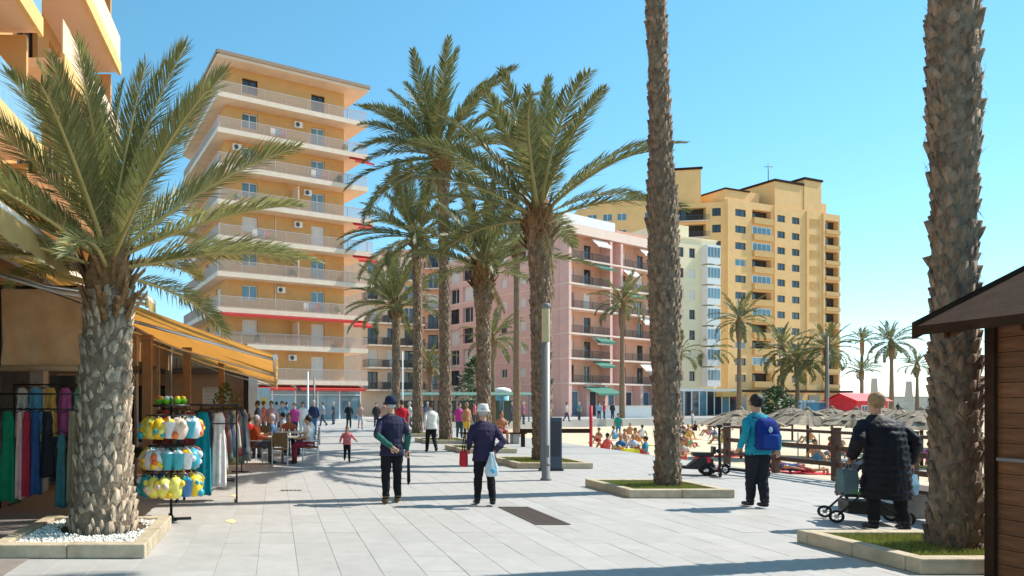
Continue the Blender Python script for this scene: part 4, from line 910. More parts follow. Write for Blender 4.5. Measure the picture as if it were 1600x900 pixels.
# ================================================================== TIMBER KIOSK (right edge)
K = empty('timber_kiosk', (8.26, 4.6, 0), 0, 'brown timber kiosk with overhanging pitched roof at the right edge', 'kiosk')
x0, x1, y0, y1 = 6.66 - 8.2, 9.9 - 8.2, 2.9 - 4.6, 6.3 - 4.6
MB().box(x0 + .04, x1 - .04, y0 + .04, y1 - .04, .0, 2.5).build('core', M_wooddk, K)
pl = MB().box(-.02, .018, y0, y1, .003, .137).mesh('plank', M_wood); pe = MB().box(x0, x1, -.02, .018, .003, .137).mesh('plank', M_wood)
for k in range(18):
    put('plank', pl, K, (x0 + .02, 0, .02 + k * .14)); put('plank', pe, K, (0, y1 - .02, .02 + k * .14)); put('plank', pe, K, (0, y0 + .02, .02 + k * .14))
for x, y in ((x0, y1), (x0, y0), (x1, y1), (x1, y0)): MB().box(x - .035, x + .05, y - .05, y + .035, .001, 2.53).build('corner_post', M_wooddk, K)
MB().box(x0 - .09, x0 - .022, y0 + .3, y1 - .12, 1.12, 1.15).build('counter_ledge', M_steel, K)
xm = (x0 + x1) / 2; ov = .56; rise = .51 * (xm - x0 + ov); zE = 2.30
rf = MB()
for sx in (-1, 1):
    xe = (x0 - ov) if sx < 0 else (x1 + ov)
    a = [(xe, y0 - .3, zE), (xe, y1 + .16, zE), (xm, y1 + .16, zE + rise), (xm, y0 - .3, zE + rise)]; b = [(p[0], p[1], p[2] + .09) for p in a]
    rf.quad(a); rf.quad(b[::-1]); rf.quad([a[0], b[0], b[1], a[1]]); rf.quad([a[1], b[1], b[2], a[2]]); rf.quad([a[3], b[3], b[0], a[0]])
roof = rf.build('roof', M_wooddk, K)
for yy in (y1 + .163, y0 - .343):
    fb = MB()
    fb.quad([(x0 - ov, yy, zE - .03), (x0 - ov, yy, zE + .13), (xm, yy, zE + rise + .13), (xm, yy, zE + rise - .03)]); fb.quad([(x1 + ov, yy, zE - .03), (xm, yy, zE + rise - .03), (xm, yy, zE + rise + .13), (x1 + ov, yy, zE + .13)])
    fb.quad([(x0 - ov, yy + .04, zE - .03), (xm, yy + .04, zE + rise - .03), (xm, yy + .04, zE + rise + .13), (x0 - ov, yy + .04, zE + .13)]); fb.quad([(x0 - ov, yy, zE - .03), (x0 - ov, yy + .04, zE - .03), (x0 - ov, yy + .04, zE + .13), (x0 - ov, yy, zE + .13)]); fb.quad([(x0 - ov, yy, zE - .03), (xm, yy, zE + rise - .03), (xm, yy + .04, zE + rise - .03), (x0 - ov, yy + .04, zE - .03)])
    fb.build('barge_board', M_wooddk, roof)
gb = MB().quad([(x0, y1 - .01, 2.5), (x1, y1 - .01, 2.5), (xm, y1 - .01, 2.5 + .51 * (xm - x0))]).quad([(x0, y0 + .01, 2.5), (xm, y0 + .01, 2.5 + .51 * (xm - x0)), (x1, y0 + .01, 2.5)]).build('gable', M_wood, K)
for k in range(6):
    y = y0 + .1 + k * (y1 - y0 - .2) / 5; rise2 = .51 * (x0 + .05 - (x0 - ov)); MB().quad([(x0 - ov + .04, y - .03, zE - .05), (x0 + .1, y - .03, zE + .27), (x0 + .1, y - .03, zE + .33), (x0 - ov + .04, y - .03, zE + .015)]).quad([(x0 - ov + .04, y + .03, zE - .05), (x0 - ov + .04, y + .03, zE + .015), (x0 + .1, y + .03, zE + .33), (x0 + .1, y + .03, zE + .27)]).quad([(x0 - ov + .04, y - .03, zE - .05), (x0 - ov + .04, y + .03, zE - .05), (x0 + .1, y + .03, zE + .27), (x0 + .1, y - .03, zE + .27)]).build('rafter', M_wood, K)

# ================================================================== BEACH THINGS
def parasol():
    rnd = random.Random(77); T = empty('straw_parasol', (0, 0, 0), 0, 'x', 'parasol', 'thatched beach parasols'); m = MB(); n = 54
    for lay, (r0, z0, r1, z1) in enumerate(((.05, 2.38, .75, 2.12), (.45, 2.26, 1.2, 1.9), (.85, 2.08, 1.62, 1.68))):
        for k in range(n):
            a = 2 * PI * k / n + rnd.uniform(-.05, .05); da = PI / n * 1.5; rr = r1 + rnd.uniform(-.12, .1); zz = z1 + rnd.uniform(-.08, .05)
            m.quad([(r0 * math.cos(a - da), r0 * math.sin(a - da), z0), (r0 * math.cos(a + da), r0 * math.sin(a + da), z0), (rr * math.cos(a + da), rr * math.sin(a + da), zz), (rr * math.cos(a - da), rr * math.sin(a - da), zz + rnd.uniform(-.02, .03))])
    m.build('thatch', M_straw, T)
    MB().tube([(0, 0, -.2), (0, 0, 2.36)], .055, 8).build('pole', M_woodr, T)
    for k in range(6): a = k * PI / 3; MB().tube([(0, 0, 2.28), (1.35 * math.cos(a), 1.35 * math.sin(a), 1.78)], .02, 5).build('rib', M_woodr, T)
    MB().lathe([(.12, 2.33), (.1, 2.42), (.02, 2.5)], 8).build('cap', M_straw, T)
    return T
par = parasol()
spots = [(1158, 29.5, 'leftmost thatched parasol, behind the man with the blue backpack'), (1262, 30.5, 'thatched parasol between the two walkers at the railing, left of the red hut'), (1300, 37, 'farther thatched parasol in front of the striped screen'),
         (1338, 29, 'thatched parasol directly in front of the red hut'), (1408, 31, 'thatched parasol just right of the person in the black coat'), (1452, 36, 'farther thatched parasol left of the rightmost trunk'), (1440, 26, 'nearest thatched parasol beside the rightmost trunk'), (1238, 44, 'distant thatched parasol behind the railing, second row'), (1490, 46, 'distant thatched parasol behind the rightmost trunk'), (1380, 46, 'distant thatched parasol above the coat shoulder, second row')]
for k, (px, Y, lab) in enumerate(spots):
    o = par if k == 0 else copy_tree(par); o.location = (at(px, Y), Y, beach_z(at(px, Y), Y) - .2); o.rotation_euler.z = k * .7; o['label'] = lab
# red hut
T = empty('beach_hut', (at(1338, 80), 80, -.8), R(14), 'bright red timber beach hut with white window and emblem', 'hut')
w2, d2 = 2.4, 1.7
MB().box(-w2, w2, -d2, d2, 0, 2.75).build('wall', M_kred, T)
plk = MB().box(-w2 - .01, w2 + .01, -d2 - .03, -d2 - .003, .003, .22).mesh('plank', M_kred)
for k in range(12): put('plank', plk, T, (0, 0, k * .229))
r_ = MB(); r_.quad([(-w2 - .35, -d2 - .4, 2.7), (w2 + .35, -d2 - .4, 2.7), (w2 + .35, 0, 3.65), (-w2 - .35, 0, 3.65)]); r_.quad([(-w2 - .35, d2 + .4, 2.7), (-w2 - .35, 0, 3.65), (w2 + .35, 0, 3.65), (w2 + .35, d2 + .4, 2.7)]); r_.quad([(w2, -d2, 2.75), (w2, d2, 2.75), (w2, 0, 3.6)]); r_.quad([(-w2, d2, 2.75), (-w2, -d2, 2.75), (-w2, 0, 3.6)])
r_.build('roof', M_kred, T)
w_ = MB().box(-1.7, -.7, -d2 - .06, -d2 - .032, 1.5, 2.2).build('window', M_white, T); MB().box(-1.62, -1.24, -d2 - .075, -d2 - .062, 1.58, 2.12).build('pane', M_glass, w_); MB().box(-1.16, -.78, -d2 - .075, -d2 - .062, 1.58, 2.12).build('pane', M_glass, w_)
MB().ell((.9, -d2 - .05, 1.9), (.5, .02, .5)).build('emblem', M_white, T)
# striped screen and blue cabin
T = empty('windbreak', (at(1261, 84), 84, -.8), .1, 'white and grey striped windbreak beside the red hut', 'windbreak')
for k in range(9): MB().box(-1.2 + k * .26, -.96 + k * .26, -.05, .05, .1, 2.8).build('panel', M_white if k % 2 else mat('pale_blue', (.35, .5, .6), .6), T)
T = empty('beach_cabin', (at(1281, 83), 83, -.8), .1, 'small light blue cabin left of the red hut', 'cabin'); MB().box(-.85, .85, -.7, .7, 0, 2.5).build('wall', mat('cabin_blue', (.16, .46, .72), .5), T); MB().prism([(-1, -.9), (1, -.9), (1, .9), (-1, .9)], 2.501, 2.62).build('roof', M_white, T); MB().box(-.4, .4, -.74, -.703, .05, 2.0).build('door', mat('cabin_door', (.3, .58, .78), .5), T)
# glass pavilion before the cream block
T = empty('restaurant_pavilion', (at(1105, 88), 88, 0), R(8), 'white framed glass restaurant pavilion below the cream block', 'pavilion')
MB().box(-4.6, 4.6, 0, 4, 3.2, 3.55).build('roof', M_white, T)
for k in range(9): MB().box(-4.5 + k * 1.1, -4.38 + k * 1.1, 0, .12, 0, 3.199).build('post', M_white, T)
for k in range(8): MB().box(-4.36 + k * 1.1, -3.42 + k * 1.1, .05, .07, .1, 3.1).build('pane', M_glass if k % 3 else M_glassb, T)
MB().box(1.2, 4.2, -1.2, -.01, 2.5, 3.1).build('awning', M_awny, T); MB().box(-4.5, 4.5, 3.6, 3.9, 0, 3.19).build('back_wall', M_room, T)
# breakwater and monuments at the sea front
T = empty('sea_wall', (148, 162, 0), .0, 'long pale stone sea wall near the horizon at the right', 'wall'); MB().box(-12, 12, 0, 3, -.5, 3.0).build('wall_panel', mat('sea_wall_stone', (.62, .54, .42), .9, var=.12, scale=.5), T); MB().box(-12.2, 12.2, -.2, 3.2, 3.001, 3.3).build('coping', M_conc, T)
for k, (px, Y, h_, lab) in enumerate(((1366, 150, 7.2, 'pale stone column behind the red hut'), (1420, 152, 6.6, 'pale tapering monument left of the small sea front palm'))):
    T = empty('monument', (at(px, Y), Y, 0), 0, lab, 'monument', 'sea front monuments'); MB().prism([(-.75, -.75), (.75, -.75), (.75, .75), (-.75, .75)], 0, 2.0).build('plinth', MATS['sea_wall_stone'], T)
    MB().rings([[(r * sx, r * sy, z) for sx, sy in ((-1,-1),(1,-1),(1,1),(-1,1))] for r, z in ((.55, 2.001), (.42, h_ * .7), (.35, h_))], 0, False).build('shaft', mat('monument_stone', (.55, .46, .36), .9), T)

# ================================================================== SHOP GOODS
def garment_mesh(w_, l, mt, seed, neck=True, flare=1.35, thick=.05, folds=5):
    r_ = random.Random(seed); mb = MB(); n, K = 28, 14; ph = r_.uniform(0, 6)
    rs = []
    for j in range(K + 1):
        t = j / K; ww = w_ * ((.62 + .38 * min(1, t * 7)) if t < .15 else (1 - .18 * math.sin(min(1, t * 2.2) * PI) * .8)) * (1 + (flare - 1) * max(0, t - .25) / .75)
        ring = []
        for i in range(n):
            a = 2 * PI * i / n; fz = .022 * math.sin(folds * a + ph + t * 1.2) * min(1, t * 2.2)
            ring.append((math.cos(a) * ww / 2, math.sin(a) * (thick * (1 + t * .8)) + fz, -l * t + .012 * math.sin(a * 3 + ph) * t))
        rs.append(ring)
    mb.rings(rs, 0, True)
    return mb.mesh('garment_cloth', mt)
HANG = MB().tube([(-.17, 0, -.02), (0, 0, .05), (.17, 0, -.02)], .008, 5).tube([(0, 0, .05), (0, 0, .09), (.02, 0, .11), (.035, 0, .09)], .004, 5).mesh('hanger', M_black)
def garment(x, y, z, w_, l, col, label, seed, rz=0, flare=1.3, folds=5, cat='garment', group=None):
    T = empty('garment', (x, y, z), rz, label, cat, group); T.rotation_euler = (0, 0, rz)
    put('cloth', garment_mesh(w_, l, cloth(col), seed, flare=flare, folds=folds), T); put('hanger', HANG, T); return T
def rack(x, y, w_, h_, rz, label, mid=None):
    T = empty('clothes_rack', (x, y, .004), rz, label, 'clothes rack'); 
    for sx in (-w_/2, w_/2):
        MB().tube([(sx, 0, .03), (sx, 0, h_)], .016, 6).build('upright', M_black, T); MB().tube([(sx, -.25, .02), (sx, .25, .02)], .018, 6).build('foot', M_black, T)
    MB().tube([(-w_/2 - .02, 0, h_), (w_/2 + .02, 0, h_)], .015, 6).build('top_bar', M_black, T)
    for q in (mid or []): MB().tube([(-w_/2, 0, q), (w_/2, 0, q)], .013, 6).build('cross_bar', M_black, T)
    return T
rack(-3.45, 9.75, 1.75, 1.78, 0, 'black clothes rack with bright dresses at the left edge', [.68, 1.56])
G = [(-4.22, .20, 1.30, (.60, .12, .14), 'coral pink dress, leftmost on the left rack'), (-4.06, .15, 1.28, (.66, .22, .22), 'lighter pink dress, second on the left rack'), (-3.88, .22, 1.30, (.01, .20, .09), 'emerald green dress on the left rack'), (-3.70, .1, 1.26, (.70, .40, .36), 'narrow pale pink dress beside the green one'),
     (-3.60, .12, 1.22, (.42, .03, .05), 'dark red dress on the left rack'), (-3.48, .13, 1.2, (.03, .08, .2), 'navy blue dress, right of the dark red one'), (-3.30, .16, .95, (.02, .02, .025), 'short black top on the left rack'), (-3.10, .14, 1.05, (.05, .16, .17), 'dark teal blouse next to the palm trunk'), (-2.94, .12, 1.35, (.30, .25, .15), 'beige dress next to the palm trunk'), (-2.78, .13, 1.3, (.32, .07, .06), 'rust red dress almost behind the palm trunk')]
for k, (x, w_, l, col, lab) in enumerate(G): garment(x, 9.75, 1.53 if k != 7 else 1.2, w_, l, col, lab, k, rz=.25 * math.sin(k * 2.1), group='dresses on the left rack', folds=4)
rack(-3.45, 10.95, 1.6, 1.95, 0, 'tall inner clothes rack behind the bright dresses', [1.0])
for k, (x, w_, l, col, lab) in enumerate([(-4.12, .2, .8, (.55, .5, .42), 'cream blouse, leftmost on the tall inner rack'), (-3.9, .22, .75, (.1, .3, .42), 'sea blue shirt on the tall inner rack'), (-3.66, .2, .8, (.6, .35, .08), 'mustard shirt on the tall inner rack'), (-3.42, .22, .78, (.45, .1, .25), 'raspberry shirt on the tall inner rack'), (-3.18, .2, .8, (.15, .35, .2), 'leaf green shirt on the tall inner rack'), (-2.94, .2, .76, (.66, .62, .58), 'off-white shirt on the tall inner rack'), (-2.76, .18, .8, (.25, .15, .3), 'violet shirt, rightmost on the tall inner rack')]):
    garment(x, 10.95, 1.9, w_, l, col, lab, 120 + k, rz=.3 * math.sin(k * 1.7), group='shirts on the tall inner rack')
rack(-1.15, 11.35, 1.0, 1.62, .05, 'black clothes rack holding the teal and the white dress', [1.3])
garment(-1.22, 11.25, 1.5, .27, 1.38, (.005, .22, .27), 'long teal dress hanging beside the beach toy stand', 31, flare=1.15, folds=6)
garment(-.96, 11.45, 1.48, .22, 1.25, (.80, .72, .66), 'long cream white dress right of the teal one', 32, flare=1.2, folds=6)
garment(-1.45, 11.45, 1.5, .2, 1.1, (.28, .04, .05), 'dark red blouse left of the teal dress', 33)
rk = [(-1.25, 13.4, 'first dark clothes rack beyond the teal dress'), (-.95, 15.2, 'second dark clothes rack, near the cafe'), (-2.2, 14.6, 'inner dark clothes rack under the ochre awning')]
cols = [((.03, .035, .05), 'black'), ((.10, .11, .14), 'charcoal'), ((.22, .2, .17), 'taupe'), ((.05, .07, .13), 'dark navy'), ((.30, .24, .10), 'mustard brown'), ((.45, .43, .42), 'light grey'), ((.2, .05, .06), 'burgundy'), ((.12, .15, .10), 'olive')]
nth = ['nearest', 'second', 'third', 'fourth', 'fifth', 'sixth', 'seventh', 'last']
for q, (x, y, lab) in enumerate(rk):
    rack(x, y, 1.5, 1.6, R(78), lab)
    for k in range(8):
        d = -.62 + k * .175; col, cn = cols[(k + q * 3) % 8]
        garment(x + d * math.cos(R(78)), y + d * math.sin(R(78)), 1.5, .4, .85 + .35 * ((k * 7 + q) % 3) / 2, col, '%s garment, %s on the %s' % (cn, nth[k], lab.split(',')[0].replace(' beyond the teal dress', '').replace(' under the ochre awning', '')), 50 + q * 10 + k, rz=R(168) + .15 * math.sin(k), group='dark garments on racks')
# souvenir table with dark boxes near the trunk
T = empty('display_table', (-2.1, 11.7, .006), 0, 'dark display table of souvenirs behind the beach toy stand', 'table')
MB().box(-.6, .6, -.3, .3, .72, .76).build('table_top', M_wooddk, T)
for sx in (-.55, .55):
    for sy in (-.25, .25): MB().box(sx - .02, sx + .02, sy - .02, sy + .02, 0, .72).build('leg', M_black, T)
rnd = random.Random(5)
hatc = [((.30, .12, .06), 'brown'), ((.02, .02, .02), 'black'), ((.45, .35, .2), 'straw coloured'), ((.35, .03, .04), 'red'), ((.10, .1, .12), 'grey'), ((.5, .45, .4), 'cream')]
for k, (col, cn) in enumerate(hatc):
    T = empty('sun_hat', (-2.58 + k * .19, 11.62 + .1 * (k % 2), .767), 0, '%s sun hat on the display table behind the toy stand' % cn, 'hat', 'hats on the display table')
    MB().lathe([(.16, .0), (.165, .012), (.08, .02), (.078, .09), (.05, .115)], 14).build('hat_body', cloth(col), T)
# beach toy stand
TX, TYY = -1.47, 9.5
T = empty('toy_stand', (TX, TYY, .001), 0, 'black wire stand with rings of beach toys beside the large palm', 'display stand')
MB().tube([(0, 0, .03), (0, 0, 1.72)], .02, 8).build('pole', M_black, T)
for a in (0, PI/2): MB().box(-.28, .28, -.03, .03, .0 if a == 0 else .0305, .03 if a == 0 else .05).build('foot', M_black, T, rz=a + .2)
tiers = [(.68, .37, 'lowest'), (1.05, .33, 'middle'), (1.48, .34, 'upper')]
for z, r, nm in tiers:
    MB().tube([(r * math.cos(a), r * math.sin(a), z) for a in [2*PI*k/24 for k in range(25)]], .009, 5).build('ring', M_black, T)
    for k in range(4): MB().tube([(0, 0, z), (r * math.cos(k*PI/2), r * math.sin(k*PI/2), z)], .007, 5).build('spoke', M_black, T)
MB().lathe([(.02, 1.60), (.26, 1.60), (.27, 1.63), (.25, 1.62), (.02, 1.612)], 18).build('tray', M_black, T)
pal = [((.85, .55, .02), 'yellow'), ((.03, .36, .45), 'teal'), ((.80, .16, .03), 'orange'), ((.82, .75, .15), 'lemon yellow'), ((.68, .70, .72), 'clear white'), ((.04, .18, .42), 'blue'), ((.72, .55, .42), 'peach')]
pm = [mat('toy_plastic_%d' % i, c_, .35, var=.3, scale=14, spec=.5) for i, (c_, n_) in enumerate(pal)]
def toy(kind, seed):
    r_ = random.Random(seed); mb = MB()
    if kind == 0:   # net bag of bucket and moulds
        prof = [(.03, -.02), (.065, -.06), (.085, -.13), (.075, -.2), (.04, -.24)]
        mb.lathe([(a * r_.uniform(.9, 1.1), z) for a, z in prof], 10); mb.tube([(0, 0, .0), (0, 0, -.03)], .008, 5); [mb.ell((.075 * math.cos(a_), .075 * math.sin(a_), r_.uniform(-.2, -.07)), (r_.uniform(.025, .045),) * 3, 8, 5, m=1 + j_ % 2) for j_, a_ in enumerate([r_.uniform(0, 6.28) for _ in range(8)])]
    else:           # bucket with handle and spade
        mb.lathe([(.045, -.23), (.05, -.225), (.078, -.06), (.084, -.055), (.07, -.06), (.045, -.2)], 12); mb.tube([(-.075, 0, -.06), (-.05, 0, -.02), (0, 0, 0), (.05, 0, -.02), (.075, 0, -.06)], .006, 5); mb.box(-.02, .02, -.1, -.085, -.2, -.04, 1); mb.ell((0, 0, -.06), (.06, .06, .04), 8, 5, m=2)
    return mb
tm = {}
rnd = random.Random(14)
for ti, (z, r, nm) in enumerate(tiers):
    n = 15
    for k in range(n):
        a = 2 * PI * k / n + .1 * ti
        ci = rnd.choice([0, 1, 3, 1, 0, 5] if ti == 0 else ([1, 2, 5, 3, 4, 1] if ti == 1 else [0, 4, 3, 6, 4, 1])); kd = rnd.choice((0, 0, 1)); key = (ci, kd, k % 3)
        if key not in tm: tm[key] = toy(kd, hash(key) % 97).mesh('beach_toy', [pm[ci], pm[(ci * 2 + 1) % 7], pm[(ci + 3) % 7]])
        o = put('beach_toy', tm[key], None, (TX + r * math.cos(a), TYY + r * math.sin(a), z - .012), a, scale=1.3)
        tag(o, '%s beach toy %s hanging on the %s ring of the toy stand' % (pal[ci][1], ('net', 'bucket')[kd], nm), 'toy', '%s toys on the %s ring' % (pal[ci][1], nm))
for k in range(7):
    a = 2 * PI * k / 7; ci = k % 3
    o = MB().lathe([(.04, .0), (.055, .06), (.058, .065), (.045, .06)], 10, 0).ell((0, 0, .085), (.04, .04, .03), m=1).build('bucket', [mat('lime_plastic', (.20, .62, .03), .35, var=.1), pm[(0, 2, 4)[ci]]], None, (TX + .17 * math.cos(a), TYY + .17 * math.sin(a), 1.638))
    tag(o, 'small lime green bucket with %s filling on top of the toy stand' % ('yellow', 'orange', 'white')[ci], 'bucket', 'lime green buckets on the toy stand')

# ================================================================== CAFE
def cafe_chair():
    T = empty('cafe_chair', (0, 0, 0), 0, 'x', 'chair', 'cafe chairs')
    for sx in (-.2, .2):
        MB().tube([(sx, .2, 0), (sx, .2, .44)], .014, 6).build('leg', M_white, T); MB().tube([(sx, -.22, 0), (sx, -.2, .44), (sx, -.26, .88)], .014, 6).build('leg', M_white, T)
        MB().tube([(sx, .2, .62), (sx, -.22, .64)], .014, 6).build('armrest', M_white, T)
    MB().box(-.215, .215, -.2, .21, .43, .465).build('seat', mat('wicker_brown', (.20, .11, .04), .8, var=.3, scale=30, bump=.5), T)
    MB().box(-.2, .2, -.262, -.232, .52, .88).build('backrest', MATS['wicker_brown'], T); return T
def cafe_table(x, y, label):
    T = empty('cafe_table', (x, y, .006 if y < TY else 0), 0, label, 'table', 'cafe tables')
    MB().box(-.4, .4, -.4, .4, .71, .74).build('table_top', mat('table_pale', (.62, .52, .38), .5, var=.15), T); MB().tube([(0, 0, .04), (0, 0, .71)], .03, 8).build('pedestal', M_steel, T)
    for a in (0, PI/2): MB().box(-.3, .3, -.03, .03, .0 if a == 0 else .0301, .03 if a == 0 else .045).build('foot', M_steel, T, rz=a + .78)
    for k in range(3):
        a = k * 2.1 + x; tag(MB().lathe([(.026, 0), (.03, .09), (.027, .09), (.022, .01)], 8).build('drinking_glass', mat('glass_pale', (.7, .72, .7), .1, spec=.6), None, (x + .2 * math.cos(a), y + .2 * math.sin(a), (.746 if y < TY else .741))), 'small drinking glass on the %s' % label.split(' with')[0], 'glass', 'drinking glasses on the cafe tables')
ct = [(.2, 18.3, 'nearest square cafe table with glasses'), (-.75, 20.2, 'second cafe table with glasses, under the awning'), (.45, 21.3, 'third cafe table with glasses, at the awning edge'), (-.4, 24.2, 'farthest cafe table with glasses')]
for a in ct: cafe_table(*a)
cc = cafe_chair(); CH = [(.12, 17.55, 0, 'brown-backed white cafe chair, nearest, with its back to the camera'), (.95, 18.3, PI/2, 'cafe chair on the right of the nearest table'), (-.55, 18.35, -PI/2, 'cafe chair on the left of the nearest table'), (-.75, 19.5, 0, 'cafe chair on the near side of the second table'), (-1.45, 20.2, -PI/2, 'cafe chair on the left of the second table'), (-.05, 20.3, PI/2, 'cafe chair between the second and third tables'), (.45, 22.05, PI, 'cafe chair on the far side of the third table'), (1.15, 21.3, PI/2, 'cafe chair on the right of the third table'), (-.4, 23.5, 0, 'cafe chair before the farthest table'), (-1.1, 24.2, -PI/2, 'cafe chair on the left of the farthest table'), (.32, 24.2, PI/2, 'cafe chair on the right of the farthest table')]
for k, (x, y, rz, lab) in enumerate(CH):
    o = cc if k == 0 else copy_tree(cc); o.location = (x, y, .006 if y < TY else .0); o.rotation_euler.z = rz; o['label'] = lab

# ================================================================== SCOOTERS, STROLLER
def wheel(parent, x, y, z, r, wd, axis='x', name='wheel'):
    mb = MB(); n = 18; K = 8; d = (1, 0, 0)
    for i in range(1): pass
    rings_ = []
    for i in range(n):
        a = 2*PI*i/n; rings_.append([(wd/2*math.cos(q), math.cos(a) * (r - wd/2 + wd/2*math.sin(q)), math.sin(a) * (r - wd/2 + wd/2*math.sin(q))) for q in [2*PI*j/K for j in range(K)]])
    rings_.append(rings_[0]); mb.rings(rings_, 0, True, False)
    t = mb.build(name, M_rubber, parent, (x, y, z))
    h = MB().tube([(-wd*.45, 0, 0), (wd*.45, 0, 0)], r * .28, 10)
    for k in range(6): a = k*PI/3; h.tube([(0, 0, 0), (0, math.cos(a)*(r-wd), math.sin(a)*(r-wd))], r * .05, 5)
    h.build('rim', M_chrome, t); return t
def scooter(x, y, rz, label, acc):
    T = empty('electric_scooter', (x, y, .003), rz, label, 'scooter', 'parked scooters')
    wheel(T, 0, .45, .11, .11, .05); wheel(T, 0, -.45, .11, .11, .05)
    MB().box(-.085, .085, -.34, .3, .1, .155).build('deck', M_black, T); MB().tube([(0, .46, .13), (0, .44, .25), (0, .36, 1.1)], [.035, .032, .026], 8).build('stem', M_black, T)
    MB().tube([(0, .28, .14), (0, .44, .28)], .035, 8).build('neck', acc, T); MB().tube([(-.24, .34, 1.12), (0, .36, 1.12), (.24, .34, 1.12)], .014, 6).build('handlebar', M_black, T)
    MB().box(-.05, .05, .33, .4, 1.1, 1.17).build('display', M_black, T); MB().tube([(.14, .37, 1.08), (.14, .39, 1.0)], .03, 8).build('headlamp', M_chrome, T)
    for yy in (.45, -.45): MB().tube([(-.001, yy + .13 * math.cos(a), .11 + .13 * math.sin(a)) for a in (.5, 1.0, 1.57, 2.1, 2.6)], .028, 6, flat=.4).build('mudguard', M_black, T)
scooter(10.05, 15.3, R(155), 'black kick scooter parked by the railing, left one of the pair', M_kred)
scooter(10.62, 15.2, R(200), 'black kick scooter parked by the railing, right one of the pair', M_black)
T = empty('seat_scooter', (9.55, 15.5, .003), R(65), 'low black electric seat scooter with red panels parked beside the kick scooters', 'scooter')
wheel(T, .17, -.32, .13, .13, .07); wheel(T, -.17, -.32, .13, .13, .07); wheel(T, 0, .42, .13, .13, .07)
MB().rings([[(sx * w_, yy, zz) for sx, zz in ((-1, z0), (1, z0), (1, z1), (-1, z1))] for yy, w_, z0, z1 in ((-.45, .15, .18, .38), (-.2, .19, .14, .44), (.05, .15, .14, .2), (.3, .1, .14, .2), (.42, .06, .2, .3))], 0, False).build('body', M_black, T); MB().box(-.17, .17, -.4, -.12, .30, .43).box(-.08, .08, .34, .44, .3, .5).build('side_panel', M_kred, T)
MB().box(-.16, .16, -.46, -.05, .44, .52).build('seat', M_black, T); MB().box(-.16, .16, -.5, -.44, .5, .66).build('backrest', M_black, T); MB().tube([(0, .42, .2), (0, .32, .72)], .025, 6).build('stem', M_black, T); MB().tube([(-.2, .28, .74), (0, .31, .74), (.2, .28, .74)], .014, 6).build('handlebar', M_black, T)
# stroller
T = empty('stroller', (8.16, 9.3, .003), R(66), 'black folding stroller with lime green seat in front of the person in the black coat', 'stroller')
for sx in (-.24, .24):
    wheel(T, sx, .38, .09, .09, .035); wheel(T, sx * .9, -.36, .11, .11, .04)
    MB().tube([(sx, .38, .09), (sx, .1, .42), (sx * .95, -.42, .98)], .014, 6).build('side_frame', M_black, T); MB().tube([(sx * .9, -.36, .11), (sx * .95, .12, .44)], .014, 6).build('rear_strut', M_black, T)
MB().tube([(-.23, -.42, .98), (0, -.45, 1.0), (.23, -.42, .98)], .018, 6).build('handle', M_black, T)
st_ = MB().box(-.2, .2, -.12, .28, .36, .40); st_.box(-.2, .2, -.16, -.11, .38, .72, M=Matrix.Rotation(R(12), 4, 'X')); st_.build('seat', M_black, T)
MB().box(-.08, .08, .02, .2, .4005, .43).build('seat_pad', mat('lime_fabric', (.35, .75, .05), .7), T)
MB().box(-.2, .2, -.32, .24, .13, .3).build('basket', M_black, T); MB().tube([(-.2, -.1 + .28 * math.cos(a), .62 + .26 * math.sin(a)) for a in (.2, .8, 1.4, 2.0)], .02, 6).tube([(.2, -.1 + .28 * math.cos(a), .62 + .26 * math.sin(a)) for a in (.2, .8, 1.4, 2.0)], .02, 6).quad([(-.2, .17, .67), (.2, .17, .67), (.2, .09, .80), (-.2, .09, .80)]).quad([(-.2, .09, .80), (.2, .09, .80), (.2, -.05, .88), (-.2, -.05, .88)]).quad([(-.2, -.05, .88), (.2, -.05, .88), (.2, -.21, .85), (-.2, -.21, .85)]).build('hood', blackc_ if False else M_black, T); MB().tube([(-.2, .25, .34), (0, .32, .5), (.2, .25, .34)], .016, 6).build('bumper_bar', M_black, T)

# ================================================================== PEOPLE
PENDING = []
class Fig:
    def __init__(s): s.mb = MB(); s.tags = []; s.hemz = 99
    def _t(s, tg): s.tags += [tg] * (len(s.mb.v) - len(s.tags))
    def limb(s, pts, rad, tg, n=10, flat=1.0, up=None, cuts=4):
        P, Q = [], []; pts = [Vector(p) for p in pts]
        for i in range(len(pts) - 1):
            for k in range(cuts): f = k / cuts; P.append(pts[i].lerp(pts[i+1], f)); Q.append(rad[i] + (rad[i+1] - rad[i]) * f)
        P.append(pts[-1]); Q.append(rad[-1])
        d0 = (P[0] - P[1]).normalized(); d1 = (P[-1] - P[-2]).normalized()
        P = [P[0] + d0 * Q[0] * .7] + P + [P[-1] + d1 * Q[-1] * .7]; Q = [Q[0] * .5] + Q + [Q[-1] * .5]
        s.mb.tube(P, Q, n, flat=flat, up=up); s._t(tg)
    def ell(s, c, r, tg, n=12, k=9, M=None): s.mb.ell(c, r, n, k, M=M); s._t(tg)
    def loft(s, rings, tg, n=16):
        out = []
        for c, rx, ry in rings: out.append([(c[0] + rx * math.cos(a), c[1] + ry * math.sin(a), c[2]) for a in [2*PI*k/n for k in range(n)]])
        s.mb.rings(out); s._t(tg)
